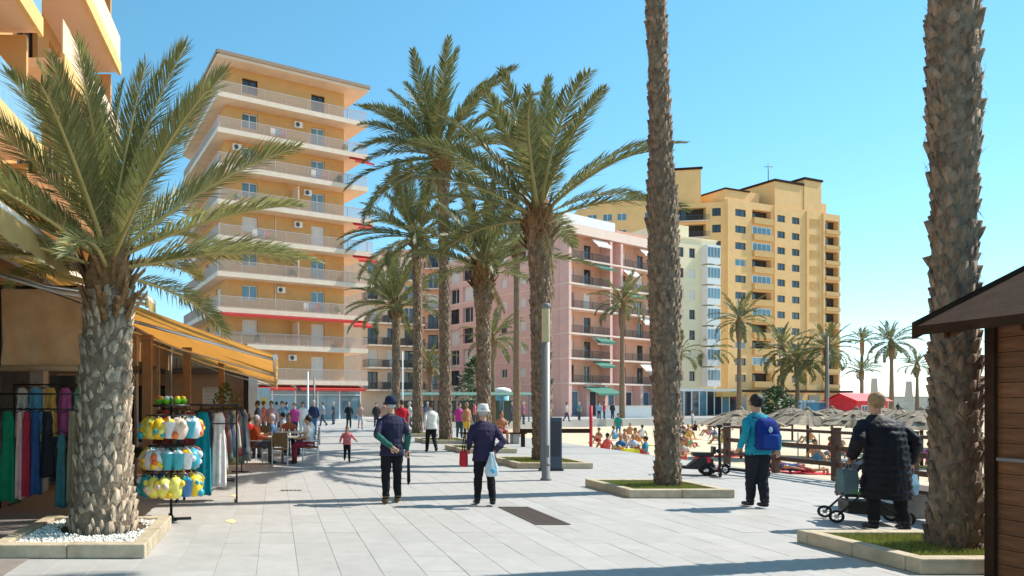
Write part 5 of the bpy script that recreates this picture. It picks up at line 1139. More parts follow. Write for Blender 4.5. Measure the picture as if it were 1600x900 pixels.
def hand(F_, w_, d, side, tg, palm=Vector((0, 1, 0)), curl=.5, fine=True):
    d = d.normalized(); x = d.cross(palm).normalized(); pn = x.cross(d).normalized()
    if not fine:
        F_.limb([w_, w_ + d * .07], [.03, .032], tg, 8); F_.limb([w_ + d * .06, w_ + d * .11, w_ + d * .14 + pn * .04], [.028, .022, .014], tg, 6); F_.limb([w_ + d * .02, w_ + d * .07 + x * .045 * side], [.014, .011], tg, 6); return
    F_.limb([w_ - d * .01, w_ + d * .045, w_ + d * .085], [.027, .036, .037], tg, 10, flat=.5, up=pn)
    for k, (o, l) in enumerate(((-.027, .062), (-.009, .074), (.009, .07), (.026, .055))):
        b = w_ + d * .085 + x * o; c1 = (d * math.cos(curl * .6) + pn * math.sin(curl * .6)); c2 = (d * math.cos(curl * 1.8) + pn * math.sin(curl * 1.8)); c3 = (d * math.cos(curl * 2.8) + pn * math.sin(curl * 2.8))
        F_.limb([b - d * .02, b, b + c1 * l * .45, b + c1 * l * .45 + c2 * l * .35, b + c1 * l * .45 + c2 * l * .35 + c3 * l * .25], [.0105, .0105, .0098, .009, .008], tg, 7, cuts=2)
    b = w_ + d * .025 + x * side * .03; F_.limb([b, b + (d * .6 + x * side * .8).normalized() * .035, b + (d * .9 + x * side * .5 + pn * .4).normalized() * .065], [.013, .0115, .009], tg, 7, cuts=2)
POSES = {
 'stand': dict(hip=.92, lean=0, kL=(-.095, .02, .49), aL=(-.10, 0, .085), kR=(.095, .01, .49), aR=(.11, -.02, .085), eL=(-.25, -.03, 1.13), wL=(-.26, .05, .88), eR=(.25, -.03, 1.13), wR=(.26, .05, .88)),
 'walk': dict(hip=.91, lean=.03, kL=(-.09, .13, .50), aL=(-.09, .2, .09), kR=(.09, .0, .48), aR=(.09, -.27, .13), eL=(-.25, -.12, 1.14), wL=(-.26, -.08, .89), eR=(.25, .06, 1.14), wR=(.25, .22, .93)),
 'sit': dict(hip=.52, lean=.04, kL=(-.12, .43, .53), aL=(-.13, .42, .085), kR=(.12, .43, .53), aR=(.13, .45, .085), eL=(-.25, .08, .76), wL=(-.12, .32, .70), eR=(.25, .08, .76), wR=(.12, .32, .70)),
 'ground': dict(hip=.13, lean=-.06, kL=(-.14, .36, .46), aL=(-.12, .62, .085), kR=(.14, .34, .44), aR=(.13, .6, .085), eL=(-.27, -.02, .38), wL=(-.2, .25, .36), eR=(.27, -.1, .36), wR=(.26, -.22, .12)),
 'lie': dict(hip=.92, lean=0, kL=(-.1, .05, .49), aL=(-.1, 0, .085), kR=(.1, .14, .50), aR=(.1, -.02, .1), eL=(-.3, -.02, 1.16), wL=(-.28, .02, .9), eR=(.3, -.02, 1.2), wR=(.12, .12, 1.1)),
}
def person(x, y, z, rz, h, pose, label, top, bottom, skin=None, shoes=None, hair=M_hairn, sleeves='long', legs='long', fine=False, thick=.014, hem=None, group=None, hairlong=False, over=None, rot=None, coat=None, build=1.0, farm_mat=None):
    skin = skin or M_skin; shoes = shoes or M_black; s = h / 1.7
    P = dict(POSES[pose]); P.update(over or {})
    T = empty('person', (x, y, z), rz, label, 'person', group)
    if rot: T.rotation_euler = rot
    F_ = Fig(); hip = Vector((0, 0, P['hip'])); ln = P['lean']; tb = thick
    def sp(t): return Vector((0, ln * t * t, P['hip'] + .54 * t))
    sh = sp(.9); neck = sp(1.0)
    bw = build
    if coat is None:
        F_.loft([(sp(-.14), .09 * bw, .08), (sp(-.06), .155 * bw + tb, .115 + tb), (sp(.08), .165 * bw + tb, .125 + tb)], 'bottom')
        hz = -.12 if hem is None else hem
        F_.loft([(sp(hz), (.168 + .012) * bw + tb, .128 + tb), (sp(.05), .168 * bw + tb, .128 + tb), (sp(.25), .150 * bw + tb, .112 + tb), (sp(.5), .165 * bw + tb, .122 + tb), (sp(.72), .182 * bw + tb, .125 + tb), (sp(.85), .170 * bw + tb * .5, .10 + tb * .7), (sp(.94), .125 + tb * .4, .085), (sp(1.0), .065, .065)], 'top')
    else:
        rs = []; n = 26
        for i in range(n + 1):
            t = coat + (1.0 - coat) * i / n; q = max(0, min(1, t))
            rx = (.20 + .035 * (.3 - t) if t < .3 else .20 - .0 * t) * bw + tb; ry = .15 + .03 * (.3 - min(t, .3)) + tb
            if t > .8: f = (t - .8) / .2; rx = rx * (1 - f) + .075 * f; ry = ry * (1 - f) + .07 * f
            puff = 1 + .025 * math.cos(i * PI)
            rs.append((Vector((0, ln * q * q, P['hip'] + .54 * t)), rx * puff, ry * puff))
        F_.loft(rs, 'top', 20)
        F_.loft([(sp(-.14), .09, .08), (sp(-.06), .15, .11), (sp(.08), .16, .12)], 'bottom')
    F_.limb([neck - Vector((0, 0, .04)), neck + Vector((0, .015, .08))], [.062, .055], 'skin')
    hc = neck + Vector((0, .025, .165))
    F_.ell(hc, (.076, .094, .115), 'skin'); F_.ell(hc + Vector((0, .035, -.06)), (.055, .06, .055), 'skin'); F_.ell(hc + Vector((0, .1, -.015)), (.013, .018, .024), 'skin', 8, 6)
    for sx in (-1, 1): F_.ell(hc + Vector((sx * .078, -.005, -.01)), (.012, .022, .032), 'skin', 8, 6)
    lt = .014 if legs == 'long' else 0
    for sg, k_, a_ in ((-1, P['kL'], P['aL']), (1, P['kR'], P['aR'])):
        hp = hip + Vector((sg * .088, 0, 0)); k_, a_ = Vector(k_), Vector(a_)
        F_.limb([hp, hp.lerp(k_, .5), k_], [.092 + lt * .6, .08 + lt, .06 + lt], 'thigh', 12); F_.limb([k_, k_.lerp(a_, .35), a_], [.058 + lt, .057 + lt, .038 + lt * 1.3], 'calf', 12)
        fwd = Vector((0, 1, 0)); dn = Vector((0, 0, -1))
        F_.limb([a_ + Vector((0, -.03, -.035)), a_ + Vector((sg * .005, .07, -.045)), a_ + Vector((sg * .012, .15, -.052))], [.042, .044, .036], 'shoes', 10, flat=.85); F_.limb([a_ + Vector((0, 0, .02)), a_ + Vector((0, 0, -.03))], [.04, .044], 'shoes', 8)
    F_.hemz = (P['hip'] + .54 * (coat if coat is not None else (-.12 if hem is None else hem)) + .012) if pose in ('stand', 'walk') else 99
    if pose == 'lie' : F_.hemz = P['hip'] + .02
    at_ = .014 if sleeves == 'long' else 0
    if coat is not None: at_ += .02
    for sg, e_, w_ in ((-1, P['eL'], P['wL']), (1, P['eR'], P['wR'])):
        e_, w_ = Vector(e_), Vector(w_); s0 = sh + Vector((sg * (.160 * bw + .005), 0, -.055))
        F_.limb([s0, s0.lerp(e_, .5), e_], [.056 + (tb * .5 if sleeves != 'none' else 0), .048 + at_, .041 + at_], 'uarm', 12); F_.limb([e_, e_.lerp(w_, .35), w_], [.042 + at_, .041 + at_, .028 + at_ * .9], 'farm', 12)
        hand(F_, w_, (w_ - e_), -sg, 'skin', Vector(P.get('palm', (0, 1, 0))), P.get('curl', .5), fine)
    mm = {'top': top, 'bottom': bottom, 'skin': skin, 'shoes': shoes, 'thigh': bottom if legs in ('long', 'short') else skin, 'calf': bottom if legs == 'long' else skin, 'uarm': top if sleeves in ('long', 'short') else skin, 'farm': (farm_mat or top) if sleeves == 'long' else skin}
    mats = []; 
    for v in mm.values():
        if v not in mats: mats.append(v)
    src = put('tmp_person', F_.mb.mesh('tmp', mats))
    vox = .0085 if fine else (.02 if y < 30 else .03)
    rm = src.modifiers.new('r', 'REMESH'); rm.mode = 'VOXEL'; rm.voxel_size = vox; rm.use_smooth_shade = True
    smo = src.modifiers.new('s', 'SMOOTH'); smo.factor = .5; smo.iterations = 3 if fine else 1
    PENDING.append((src, T, s, F_, mm, mats))
    T['_s'] = s
    # hair and face
    hb = MB(); rr = random.Random(int(abs(x * 77 + y * 13)))
    hb.ell(hc * s + Vector((0, -.02, .022)) * s, (.087 * s, .1 * s, .112 * s), 26, 18)
    if hairlong: hb.ell(hc * s + Vector((0, -.06, -.08)) * s, (.08 * s, .06 * s, .14 * s), 12, 8)
    hb.v = [tuple(Vector(v) * 1 + Vector((mnoise.noise(Vector(v) * 30), mnoise.noise(Vector(v) * 30 + Vector((5, 0, 0))), mnoise.noise(Vector(v) * 30 + Vector((0, 9, 0))))) * .010) for v in hb.v]
    if hair: hb.build('hair', hair, T)
    if y < 30:
        for sx in (-1, 1): MB().ell((hc + Vector((sx * .03, .085, .012))) * s, (.011 * s, .008 * s, .008 * s), 8, 6).build('eye', M_eye, T)
        MB().ell((hc + Vector((0, .094, -.058))) * s, (.022 * s, .007 * s, .007 * s), 8, 6).build('mouth', M_lip, T)
    T['_hc'] = [c_ * s for c_ in hc]
    return T
def flush_people():
    bpy.context.view_layer.update(); dg = bpy.context.evaluated_depsgraph_get()
    for src, T, s, F_, mm, mats in PENDING:
        me = bpy.data.meshes.new_from_object(src.evaluated_get(dg)); me.name = 'body'
        kd = kdtree.KDTree(len(F_.mb.v))
        for i, v in enumerate(F_.mb.v): kd.insert(v, i)
        kd.balance(); me.materials.clear()
        for q in mats: me.materials.append(q)
        idx = []
        for p in me.polygons:
            _, i, _ = kd.find(p.center); tg = F_.tags[i]
            if tg in ('bottom', 'thigh', 'calf') and p.center.z > F_.hemz and abs(p.center.x) < .3: tg = 'top'
            idx.append(mats.index(mm[tg]))
        me.polygons.foreach_set('material_index', idx); me.polygons.foreach_set('use_smooth', [True] * len(idx))
        if len(me.vertices) > 9000:
            cs = [v.co.copy() for v in me.vertices]; ns = [v.normal.copy() for v in me.vertices]; flat = []
            for c_, n_ in zip(cs, ns):
                if .1 < c_.z < 1.42: c_ = c_ + n_ * (.010 * mnoise.noise((c_.x * 9, c_.y * 9, c_.z * 16)) + .006 * mnoise.noise((c_.x * 22, c_.y * 22, c_.z * 9)))
                flat += [c_.x, c_.y, c_.z]
            me.vertices.foreach_set('co', flat)
        me.transform(Matrix.Scale(s, 4)); me.update()
        put('body', me, T)
    for src, *_ in PENDING: bpy.data.objects.remove(src)
def hat(T, kind, mt):
    hc = Vector(T['_hc']); s = T['_s']
    if kind == 'cap':
        mb = MB().lathe([(.096 * s, -.01 * s), (.099 * s, .05 * s), (.085 * s, .11 * s), (.05 * s, .138 * s), (.01, .142 * s)], 16, c=(hc.x, hc.y - .012, hc.z)); mb.ell((hc.x, hc.y + .11 * s, hc.z + .035 * s), (.07 * s, .07 * s, .008)); mb.build('cap', mt, T)
    else: MB().lathe([(.125 * s, .0), (.128 * s, .008), (.098 * s, .045 * s), (.095 * s, .09 * s), (.08 * s, .135 * s), (.02, .142 * s)], 18, c=(hc.x, hc.y - .01, hc.z)).build('hat', mt, T)

Z = .003
navy = cloth((.026, .025, .055)); blackc = cloth((.012, .012, .015)); 
p1 = person(1.92, 11.05, Z, R(4), 1.72, 'walk', 'elderly man in navy vest, green sleeves and cap walking away, one hand behind his back', navy, blackc, fine=True, hair=None, shoes=cloth((.16, .11, .06)), thick=.022, hem=-.24, build=1.02, farm_mat=cloth((.03, .13, .10)),
    over=dict(lean=.07, kL=(-.10, .02, .49), aL=(-.11, -.05, .085), kR=(.10, .06, .49), aR=(.12, .10, .085), eL=(-.28, -.13, 1.11), wL=(-.06, -.215, .93), eR=(.26, -.03, 1.12), wR=(.25, .02, .87), palm=(0, -1, 0), curl=.7))
hat(p1, 'cap', cloth((.02, .025, .06))); q_ = Vector(p1['_hc']); MB().ell((q_.x, q_.y - .025, q_.z - .02), (.081, .08, .065), 14, 8).build('hair', M_hairg, p1)
um = empty('folded_umbrella', (2.20, 11.07, 0), 0, 'thin dark folded umbrella held by the man in the navy vest', 'umbrella'); um.location = (0, 0, 0)
MB().tube([(2.20, 11.12, .30), (2.21, 11.12, .36), (2.20, 11.10, .75)], [.008, .03, .022], 8).build('canopy', blackc, um); MB().tube([(2.20, 11.10, .75), (2.2, 11.095, .88)], .012, 6).build('handle', M_wooddk, um)
p2 = person(3.38, 10.85, Z, R(-3), 1.58, 'stand', 'person in white hat and dark purple jacket walking away with a plastic bag', cloth((.034, .026, .06)), blackc, fine=True, hair=M_hairg, thick=.026, hem=-.28, build=1.03,
    over=dict(lean=.10, kL=(-.10, .03, .49), aL=(-.11, .05, .085), kR=(.10, -.01, .49), aR=(.11, -.12, .10), eL=(-.27, -.04, 1.11), wL=(-.24, .13, .98), eR=(.29, -.12, 1.11), wR=(.12, -.215, .95), palm=(0, -1, 0), curl=.8))
hat(p2, 'bucket', cloth((.74, .70, .66)))
bg_ = empty('plastic_bag', (3.40, 10.58, .5), 0, 'white and light blue plastic bag held behind the back by the white-hatted person', 'bag')
mb = MB(); mb.rings([[(w_ * math.cos(a) + .012 * math.sin(5 * a + z * 9), -.02 + d_ * math.sin(a) + .01 * math.sin(4 * a), z) for a in [2*PI*k/18 for k in range(18)]] for z, w_, d_ in ((.0, .075, .045), (.06, .105, .06), (.14, .095, .05), (.23, .06, .035), (.32, .03, .02), (.38, .02, .015))], 0, True)
mb.build('bag_body', mat('bag_plastic', (.66, .78, .84), .4, var=.25, scale=6, trans=.3), bg_); MB().ell((.0, -.075, .09), (.045, .012, .04)).build('printed_logo', mat('bag_blue', (.1, .45, .65), .5), bg_)
rb = empty('shoulder_bag', (3.12, 10.95, .62), 0, 'small red bag at the left hip of the person in the white hat', 'bag'); MB().rings([[(-.05 + w_ * math.cos(a), d_ * math.sin(a), z) for a in [2*PI*k/14 for k in range(14)]] for z, w_, d_ in ((0, .05, .09), (.03, .065, .11), (.2, .06, .11), (.26, .04, .09))], 0, True).build('bag_body', cloth((.5, .03, .04)), rb); MB().tube([(-.05, -.06, .25), (-.02, -.02, .6), (-.02, .05, .62), (-.05, .08, .25)], .009, 5).build('strap', blackc, rb)
p3 = person(7.62, 10.6, Z, R(-2), 1.75, 'walk', 'slim man in turquoise jacket and dark trousers walking away with a blue backpack', cloth((.02, .30, .40)), cloth((.02, .02, .03)), fine=True, hair=M_hairb, thick=.018, hem=-.16, build=.92,
    over=dict(kL=(-.07, .06, .49), aL=(-.04, .12, .085), kR=(.07, .02, .49), aR=(.045, -.08, .095), eL=(-.235, -.08, 1.14), wL=(-.25, .04, .93), eR=(.245, -.05, 1.13), wR=(.29, -.01, .89)))
bk = empty('backpack', (7.62, 10.41, 1.14), R(-2), 'royal blue backpack on the back of the man in the turquoise jacket', 'backpack')
mb = MB(); mb.rings([[(w_ * math.copysign(abs(math.cos(a)) ** .6, math.cos(a)), d_ * math.copysign(abs(math.sin(a)) ** .6, math.sin(a)) + o_, z) for a in [2*PI*k/20 for k in range(20)]] for z, w_, d_, o_ in ((-.22, .10, .05, .02), (-.2, .155, .085, .0), (-.05, .165, .1, -.01), (.1, .16, .095, 0), (.22, .14, .075, .015), (.28, .09, .04, .03))], 0, True)
mb.build('main_pocket', cloth((.01, .035, .22)), bk); MB().rings([[(w_ * math.cos(a), -.1 + .03 * math.sin(a), z) for a in [2*PI*k/16 for k in range(16)]] for z, w_ in ((-.18, .08), (-.15, .12), (0, .12), (.03, .09))], 0, True).build('front_pocket', cloth((.02, .06, .30)), bk)
MB().ell((-.02, -.108, .1), (.03, .008, .045)).build('emblem', mat('emblem_pale', (.5, .65, .8), .5), bk)
for sx in (-1, 1): MB().tube([(sx * .1, .06, .27), (sx * .12, .2, .30), (sx * .13, .3, .15), (sx * .14, .24, -.05), (sx * .13, .08, -.16)], .018, 6, flat=.5).build('shoulder_strap', cloth((.01, .03, .16)), bk)
p4 = person(7.93, 8.72, Z, R(-8), 1.74, 'stand', 'person in long black quilted coat standing at the stroller with bags in both hands', cloth((.011, .011, .016), .6), blackc, fine=True, hair=M_hairl, thick=.02, coat=-.95, build=1.08,
    over=dict(lean=.16, kL=(-.13, .02, .49), aL=(-.14, 0, .085), kR=(.13, .0, .49), aR=(.18, -.06, .085), eL=(-.33, -.02, 1.14), wL=(-.36, .06, .92), eR=(.31, -.02, 1.13), wR=(.31, .04, .88), curl=.9))
def tote(x, y, z, w_, h_, col, label, rz=0):
    T = empty('shopping_bag', (x, y, z), rz, label, 'bag', 'shopping bags held beside the stroller')
    MB().rings([[(sx * a, sy * b, zz) for sx, sy in ((-1,-1),(1,-1),(1,1),(-1,1))] for zz, a, b in ((0, w_ * .45, .06), (h_ * .5, w_ * .5, .07), (h_, w_ * .5, .045))], 0, False).build('bag_body', cloth(col), T)
    for yy in (-.03, .03): MB().tube([(-w_ * .25, yy, h_ - .02), (-w_ * .2, yy, h_ + .1), (w_ * .2, yy, h_ + .1), (w_ * .25, yy, h_ - .02)], .008, 5).build('handle', cloth((.2, .2, .2)), T)
tote(7.54, 8.86, .48, .2, .3, (.11, .17, .18), 'grey-green shopping bag in the left hand of the coat wearer')
tote(8.26, 8.76, .46, .17, .26, (.22, .42, .55), 'light blue shopping bag in the right hand of the coat wearer', .3)
person(2.02, 18.9, Z, PI, .98, 'walk', 'small child in pink top and dark trousers running towards the camera', cloth((.62, .16, .16)), blackc, fine=False, hair=M_hairn, build=1.15, hairlong=True, over=dict(eL=(-.30, .05, 1.18), wL=(-.42, .16, 1.05), eR=(.28, -.1, 1.15), wR=(.34, .02, .98)))
person(5.25, 22.6, 0, R(5), 1.66, 'walk', 'person in white jacket and dark trousers walking away under the palms', cloth((.72, .69, .63)), blackc, hair=M_hairn, thick=.03, hem=-.2)
person(at(628, 26), 26.0, 0, 0, 1.74, 'stand', 'person in red shirt partly hidden behind the man with the cap', cloth((.55, .02, .04)), cloth((.3, .3, .32)), hair=M_hairn, sleeves='short')
person(at(606, 27), 27.0, 0, PI, 1.7, 'walk', 'person in beige shirt left of the capped man, farther off', cloth((.55, .40, .28)), cloth((.35, .3, .25)), hair=M_hairb, sleeves='short', legs='short')
person(at(490, 35), 35.0, 0, PI, 1.76, 'stand', 'tall man in navy jacket and blue jeans standing beyond the cafe', cloth((.02, .035, .09)), cloth((.06, .16, .33)), hair=M_hairg, thick=.025)
person(at(473, 33), 33.0, 0, PI, 1.68, 'stand', 'person in white shirt standing left of the man in jeans', cloth((.78, .76, .74)), cloth((.55, .62, .68)), hair=M_hairn)
person(at(460, 31), 31.0, 0, R(160), 1.62, 'stand', 'person in magenta top standing at the end of the cafe', cloth((.50, .06, .30)), cloth((.03, .05, .10)), hair=M_hairb, sleeves='short')
person(at(545, 44), 44.0, 0, PI, 1.7, 'walk', 'person dressed in black walking towards the camera beyond the child', cloth((.02, .025, .03)), cloth((.02, .04, .04)), hair=M_hairl)
person(at(563, 42), 42.0, 0, PI, 1.66, 'walk', 'person in pinkish top and pale shorts beyond the child', cloth((.55, .36, .32)), cloth((.6, .65, .7)), hair=M_hairl, sleeves='short', legs='short')
person(at(588, 46), 46.0, 0, PI, 1.66, 'stand', 'person in dark clothes seen left of the capped man, far off', cloth((.04, .035, .035)), cloth((.05, .05, .06)), hair=M_hairn)
person(at(655, 48), 48.0, 0, PI, 1.7, 'stand', 'person in dark red shirt behind the palm trunks', cloth((.40, .03, .05)), cloth((.1, .1, .12)), hair=M_hairb)
for k, (px, top, lab) in enumerate(((936, (.25, .4, .55), 'person in light blue shirt in front of the pink block'), (944, (.45, .02, .03), 'person in red shirt in front of the pink block'), (957, (.05, .05, .05), 'person in dark shirt in front of the pink block'))):
    person(at(px, 70), 70.0, 0, PI + k, 1.74, 'stand', lab, cloth(top), cloth((.03, .05, .1)), hair=M_hairb, group='people before the pink block')
for k, (px, Y, top, lab) in enumerate(((1403, 110, (.03, .03, .03), 'tiny dark figure near the sea wall'), (1462, 125, (.02, .02, .03), 'tiny dark figure at the far right sea front'))): person(at(px, Y), Y, 0, PI, 1.72, 'stand', lab, cloth(top), blackc, hair=M_hairb, group='distant walkers')
# cafe guests, on the chairs
guests = [(1, (.74, .72, .70), 'cafe guest in white shirt on the right of the nearest table', (.30, .03, .05)), (2, (.55, .10, .04), 'cafe guest in orange-red shirt on the left of the nearest table', (.1, .1, .12)), (3, (.50, .02, .03), 'cafe guest in bright red top at the second table', (.05, .05, .08)), (4, (.60, .32, .30), 'cafe guest in pale pink top left of the second table', (.05, .08, .15)),
          (5, (.10, .18, .30), 'cafe guest in blue shirt between second and third tables', (.2, .2, .2)), (6, (.45, .12, .05), 'cafe guest in rust top facing the camera at the third table', (.05, .05, .05)), (7, (.66, .6, .52), 'cafe guest in beige shirt right of the third table', (.05, .05, .1)), (9, (.12, .2, .22), 'cafe guest in dark teal at the farthest table', (.05, .05, .05)), (10, (.7, .7, .72), 'cafe guest in pale grey right of the farthest table', (.1, .1, .15))]
for ci, top, lab, bot in guests:
    x, y, rz, _ = CH[ci]
    person(x, y, .006 if y < TY else 0, rz, 1.66, 'sit', lab, cloth(top), cloth(bot), hair=(M_hairn, M_hairb, M_hairg)[ci % 3], sleeves='short' if ci % 2 else 'long', group='guests sitting at the cafe')
# people sitting on benches and planters under the palms
person(8.45, 27.55, -.0, PI, 1.7, 'sit', 'sunbather with bare brown back on the dark bench, left one', M_skint, cloth((.06, .06, .12)), skin=M_skint, hair=M_hairb, sleeves='none', legs='short')
person(9.25, 27.55, -.0, PI, 1.68, 'sit', 'sunbather with orange tan and pink shorts on the dark bench, right one', M_skint, cloth((.7, .25, .25)), skin=M_skint, hair=M_hairn, sleeves='none', legs='short')
person(7.35, 29.28, -.33, 0, 1.66, 'sit', 'person in magenta top sitting on a planter edge under the tallest leafy palm', cloth((.55, .05, .32)), cloth((.05, .1, .1)), hair=M_hairn, sleeves='short') if False else person(at(718, 31.5), 31.5, 0, PI, 1.62, 'stand', 'person in magenta top standing beside the tallest leafy palm', cloth((.55, .05, .32)), cloth((.04, .08, .08)), hair=M_hairn, sleeves='short')
person(at(729, 30.5), 30.5, 0, R(200), 1.64, 'stand', 'bare-chested tanned person in yellow shorts beside the tallest leafy palm', M_skint, cloth((.72, .42, .05)), skin=M_skint, hair=M_hairl, sleeves='none', legs='short')
# beach people
bp = [(948, 33.0, 'ground', (.60, .12, .10), 'sunbather in coral top sitting low on the sand beside the red post', .3), (966, 47.0, 'stand', (.02, .26, .20), 'person in green shirt bending on the sand left of the tall trunk', 2.8), (969, 31.0, 'ground', (.03, .16, .35), 'sunbather in blue shorts near the beach steps', 2.2), (976, 38.0, 'ground', None, 'tanned sunbather sitting in the middle of the sand, left one', 2.6), (994, 39.0, 'ground', None, 'tanned sunbather sitting in the middle of the sand, right one', 3.4), (990, 31.5, 'ground', (.62, .60, .66), 'sunbather in pale lilac shirt near the tall trunk', 2.9),
      (1007, 30.0, 'ground', (.05, .28, .38), 'sunbather in turquoise top half behind the tall trunk', 1.2), (1066, 52.0, 'ground', (.3, .1, .12), 'distant sunbather in maroon right of the tall trunk', 2.0), (1076, 46.0, 'ground', None, 'distant tanned sunbather right of the tall trunk', 3.0), (1117, 44.0, 'ground', (.15, .13, .2), 'distant sunbather in dark top beyond the scooters', 3.6), (1090, 38.0, 'lie', None, 'sunbather lying on a red towel beyond the scooters', 1.2), (1163, 31.0, 'lie', None, 'sunbather lying on a red towel behind the railing', 1.9), (1066, 27.0, 'ground', (.6, .5, .4), 'sunbather in beige near the scooters', 2.4),
      (1275, 27.0, 'ground', None, 'tanned sunbather sitting behind the railing left of the black coat', 3.3), (1255, 24.5, 'lie', (.62, .14, .04), 'sunbather in orange lying behind the railing', 1.5), (1293, 23.0, 'lie', (.04, .07, .2), 'sunbather in navy lying behind the railing', 1.3), (1455, 25.0, 'ground', (.55, .04, .30), 'sunbather in magenta behind the railing at the right', 3.0), (1310, 33.0, 'ground', None, 'tanned sunbather behind the railing beside a parasol pole', 2.5), (1145, 60.0, 'stand', (.06, .06, .08), 'distant person in dark clothes at the back of the beach', 1.0), (1082, 64.0, 'stand', (.5, .5, .55), 'distant person in grey at the back of the beach', 1.0), (1046, 70.0, 'stand', (.2, .05, .05), 'distant person in brown at the back of the beach', 3.0)]
tw = [((.60, .05, .06), 'red'), ((.05, .22, .40), 'blue'), ((.75, .60, .08), 'yellow'), ((.7, .68, .65), 'white'), ((.62, .28, .10), 'orange'), ((.15, .4, .38), 'turquoise')]
for k, (px, Y, pose, top, lab, rz) in enumerate(bp):
    x = max(at(px, Y), 12.6); z = beach_z(x, Y)
    tm_ = cloth(top) if top else M_skint
    if pose == 'lie': person(x, Y, z + .17, rz, 1.68, 'lie', lab, tm_, cloth((.3, .05, .05)), skin=M_skint, hair=M_hairb, sleeves='none', legs='short', rot=(-PI/2 + .05, 0, rz), shoes=M_skint, group='sunbathers on the beach')
    else: person(x, Y, z + (.0 if pose == 'stand' else .03), rz, 1.68, pose, lab, tm_, cloth(tw[k % 6][0]), skin=M_skint, hair=(M_hairb, M_hairn, M_hairl)[k % 3], sleeves='none' if not top else 'short', legs='short', shoes=M_skint, group='sunbathers on the beach')
    if pose != 'stand':
        mb = MB(); n = 8; col, cn = tw[(k * 5) % 6] if pose != 'lie' else tw[0]; c_, s_ = math.cos(rz), math.sin(rz)
        y0_, y1_ = (-.5, 1.1) if pose == 'ground' else (-.1, 1.9)
        for j in range(n + 1):
            for i in range(4): lx = -.4 + .8 * i / 3; ly = y0_ + (y1_ - y0_) * j / n; X_, Y_ = x + lx * c_ - ly * s_, Y + lx * s_ + ly * c_; mb.v.append((X_ - x, Y_ - Y, beach_z(X_, Y_) - z + .03 + .012 * math.sin(j * 2.1 + i)))
        for j in range(n):
            for i in range(3): a = j * 4 + i; mb.f.append((a, a + 1, a + 5, a + 4)); mb.m.append(0); mb.sm.append(True)
        tag(mb.build('beach_towel', cloth(col), None, (x, Y, z)), '%s beach towel under the %s' % (cn, lab.split(' sitting')[0].split(' lying')[0] if len(lab.split()) > 12 else lab), 'towel', 'towels on the beach')
for k, (px, Y, col, lab) in enumerate(((985, 30.0, (.78, .66, .05), 'yellow beach bag among the sunbathers near the steps'), (957, 29.0, (.02, .14, .36), 'blue cool box on the edge of the beach'), (1320, 24.0, (.5, .5, .52), 'grey beach bag behind the railing'), (1062, 25.5, (.5, .12, .06), 'rust coloured beach bag near the scooters'))):
    x = at(px, Y); T = empty('beach_bag', (x, Y, beach_z(x, Y)), .4 * k, lab, 'bag', 'bags on the beach')
    MB().rings([[(w_ * sx, d_ * sy, zz) for sx, sy in ((-1,-1),(1,-1),(1,1),(-1,1))] for zz, w_, d_ in ((0, .3, .16), (.25, .34, .18), (.42, .32, .12))], 0, False).build('bag_body', cloth(col), T); MB().tube([(-.2, 0, .4), (-.12, 0, .6), (.12, 0, .6), (.2, 0, .4)], .015, 6).build('handle', cloth((.2, .15, .1)), T)
extra = [(432, 40.0, 'stand', (.55, .5, .45), 'far shopper in beige beyond the cafe, left of the magenta top'), (447, 44.0, 'walk', (.10, .12, .2), 'far walker in dark blue beyond the cafe tables'), (505, 48.0, 'walk', (.30, .32, .35), 'far walker in grey before the glass shop'), (521, 52.0, 'stand', (.05, .05, .07), 'far figure in black before the glass shop'),
         (600, 50.0, 'walk', (.5, .2, .15), 'far walker in brick red left of the capped man'), (641, 38.0, 'walk', (.6, .58, .55), 'far walker in pale grey between the first two trunks'), (668, 52.0, 'stand', (.15, .2, .3), 'far figure in slate blue between the palm trunks'), (690, 55.0, 'stand', (.45, .3, .2), 'far figure in tan under the green canopy'), (742, 50.0, 'stand', (.55, .12, .10), 'far figure in red left of the swollen-necked trunk'), (800, 48.0, 'walk', (.08, .08, .12), 'far figure in navy right of the advertising column'), (818, 52.0, 'stand', (.3, .1, .2), 'far figure in plum left of the light column'), (885, 60.0, 'walk', (.5, .5, .5), 'far walker in grey right of the light column'), (905, 64.0, 'stand', (.1, .25, .3), 'far figure in teal below the green shop awning')]
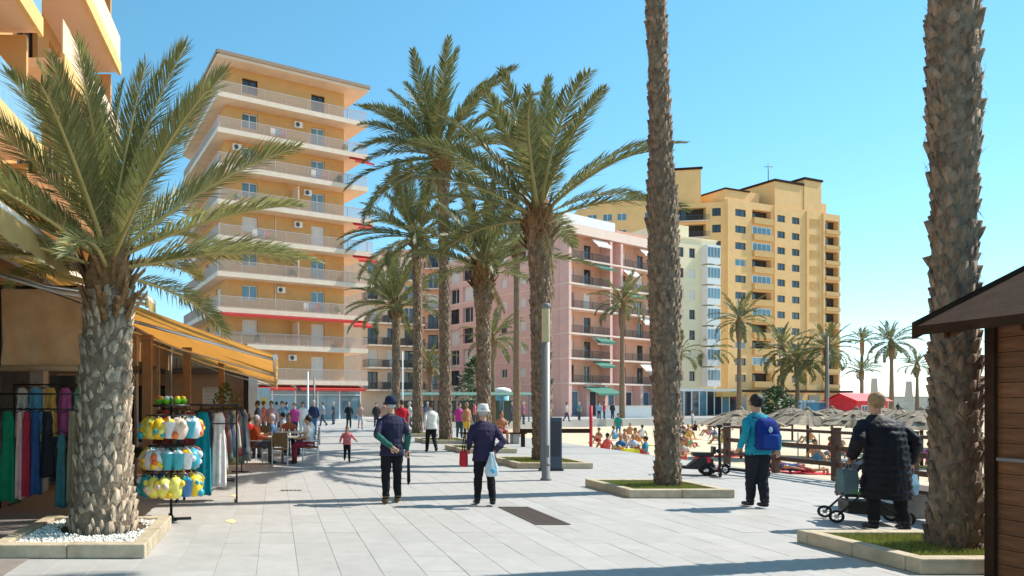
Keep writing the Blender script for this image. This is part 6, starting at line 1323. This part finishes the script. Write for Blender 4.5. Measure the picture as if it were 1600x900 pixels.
extra += [(412, 29.0, 'stand', (.6, .15, .08), 'standing guest in orange-red at the back of the cafe'), (424, 27.0, 'stand', (.6, .35, .38), 'standing guest in pale rose at the back of the cafe'), (403, 25.8, 'stand', (.08, .1, .16), 'standing waiter in dark blue among the cafe tables'), (441, 29.5, 'walk', (.2, .35, .45), 'walker in light blue passing behind the cafe')]
for px, Y, pose, top, lab in extra: person(at(px, Y), Y, 0, PI + px * .37, 1.7, pose, lab, cloth(top), cloth((.06, .07, .1)), hair=(M_hairb, M_hairn, M_hairg)[px % 3], sleeves='short' if px % 2 else 'long', group='far walkers')
nth2 = [('maroon', (.35, .05, .08)), ('sky blue', (.2, .45, .6)), ('orange', (.7, .25, .05)), ('white', (.75, .73, .7)), ('green', (.05, .3, .15)), ('black', (.02, .02, .025)), ('rose', (.65, .25, .3)), ('mustard', (.6, .4, .05)), ('purple', (.2, .06, .3)), ('brown', (.2, .1, .05)), ('mint', (.4, .65, .5)), ('scarlet', (.6, .03, .02))]
rr = random.Random(71)
for k, (cn, col) in enumerate(nth2):
    px = (935, 960, 984, 1003, 1070, 1086, 1108, 1128, 1180, 1205, 1265, 1300)[k]; Y = (41, 44, 50, 46, 36, 58, 50, 40, 42, 36, 40, 30)[k]
    x = max(at(px, Y), 12.8); z = beach_z(x, Y)
    person(x, Y, z + .02, rr.uniform(0, 6.28), 1.66, 'ground', 'sunbather in %s swimwear sitting on the sand' % cn, cloth(col) if k % 2 else M_skint, cloth(col), skin=M_skint, hair=(M_hairb, M_hairn, M_hairl)[k % 3], sleeves='none', legs='short', shoes=M_skint, group='sunbathers on the beach')
flush_people()

# ------------------------------------------------------------------ set every thing's origin at its base
bpy.context.view_layer.update()
for o in list(C.objects):
    if o.type == 'EMPTY' and o.parent is None and o.location.length < 1e-6:
        pts = [c_.matrix_world @ Vector(q) for c_ in o.children if c_.type == 'MESH' for q in c_.bound_box]
        if not pts: continue
        b = Vector(((min(p.x for p in pts) + max(p.x for p in pts)) / 2, (min(p.y for p in pts) + max(p.y for p in pts)) / 2, min(p.z for p in pts)))
        o.location = b
        for c_ in o.children: c_.location = c_.location - b
for o in C.objects:
    for k in ('_s', '_hc'):
        if k in o: del o[k]
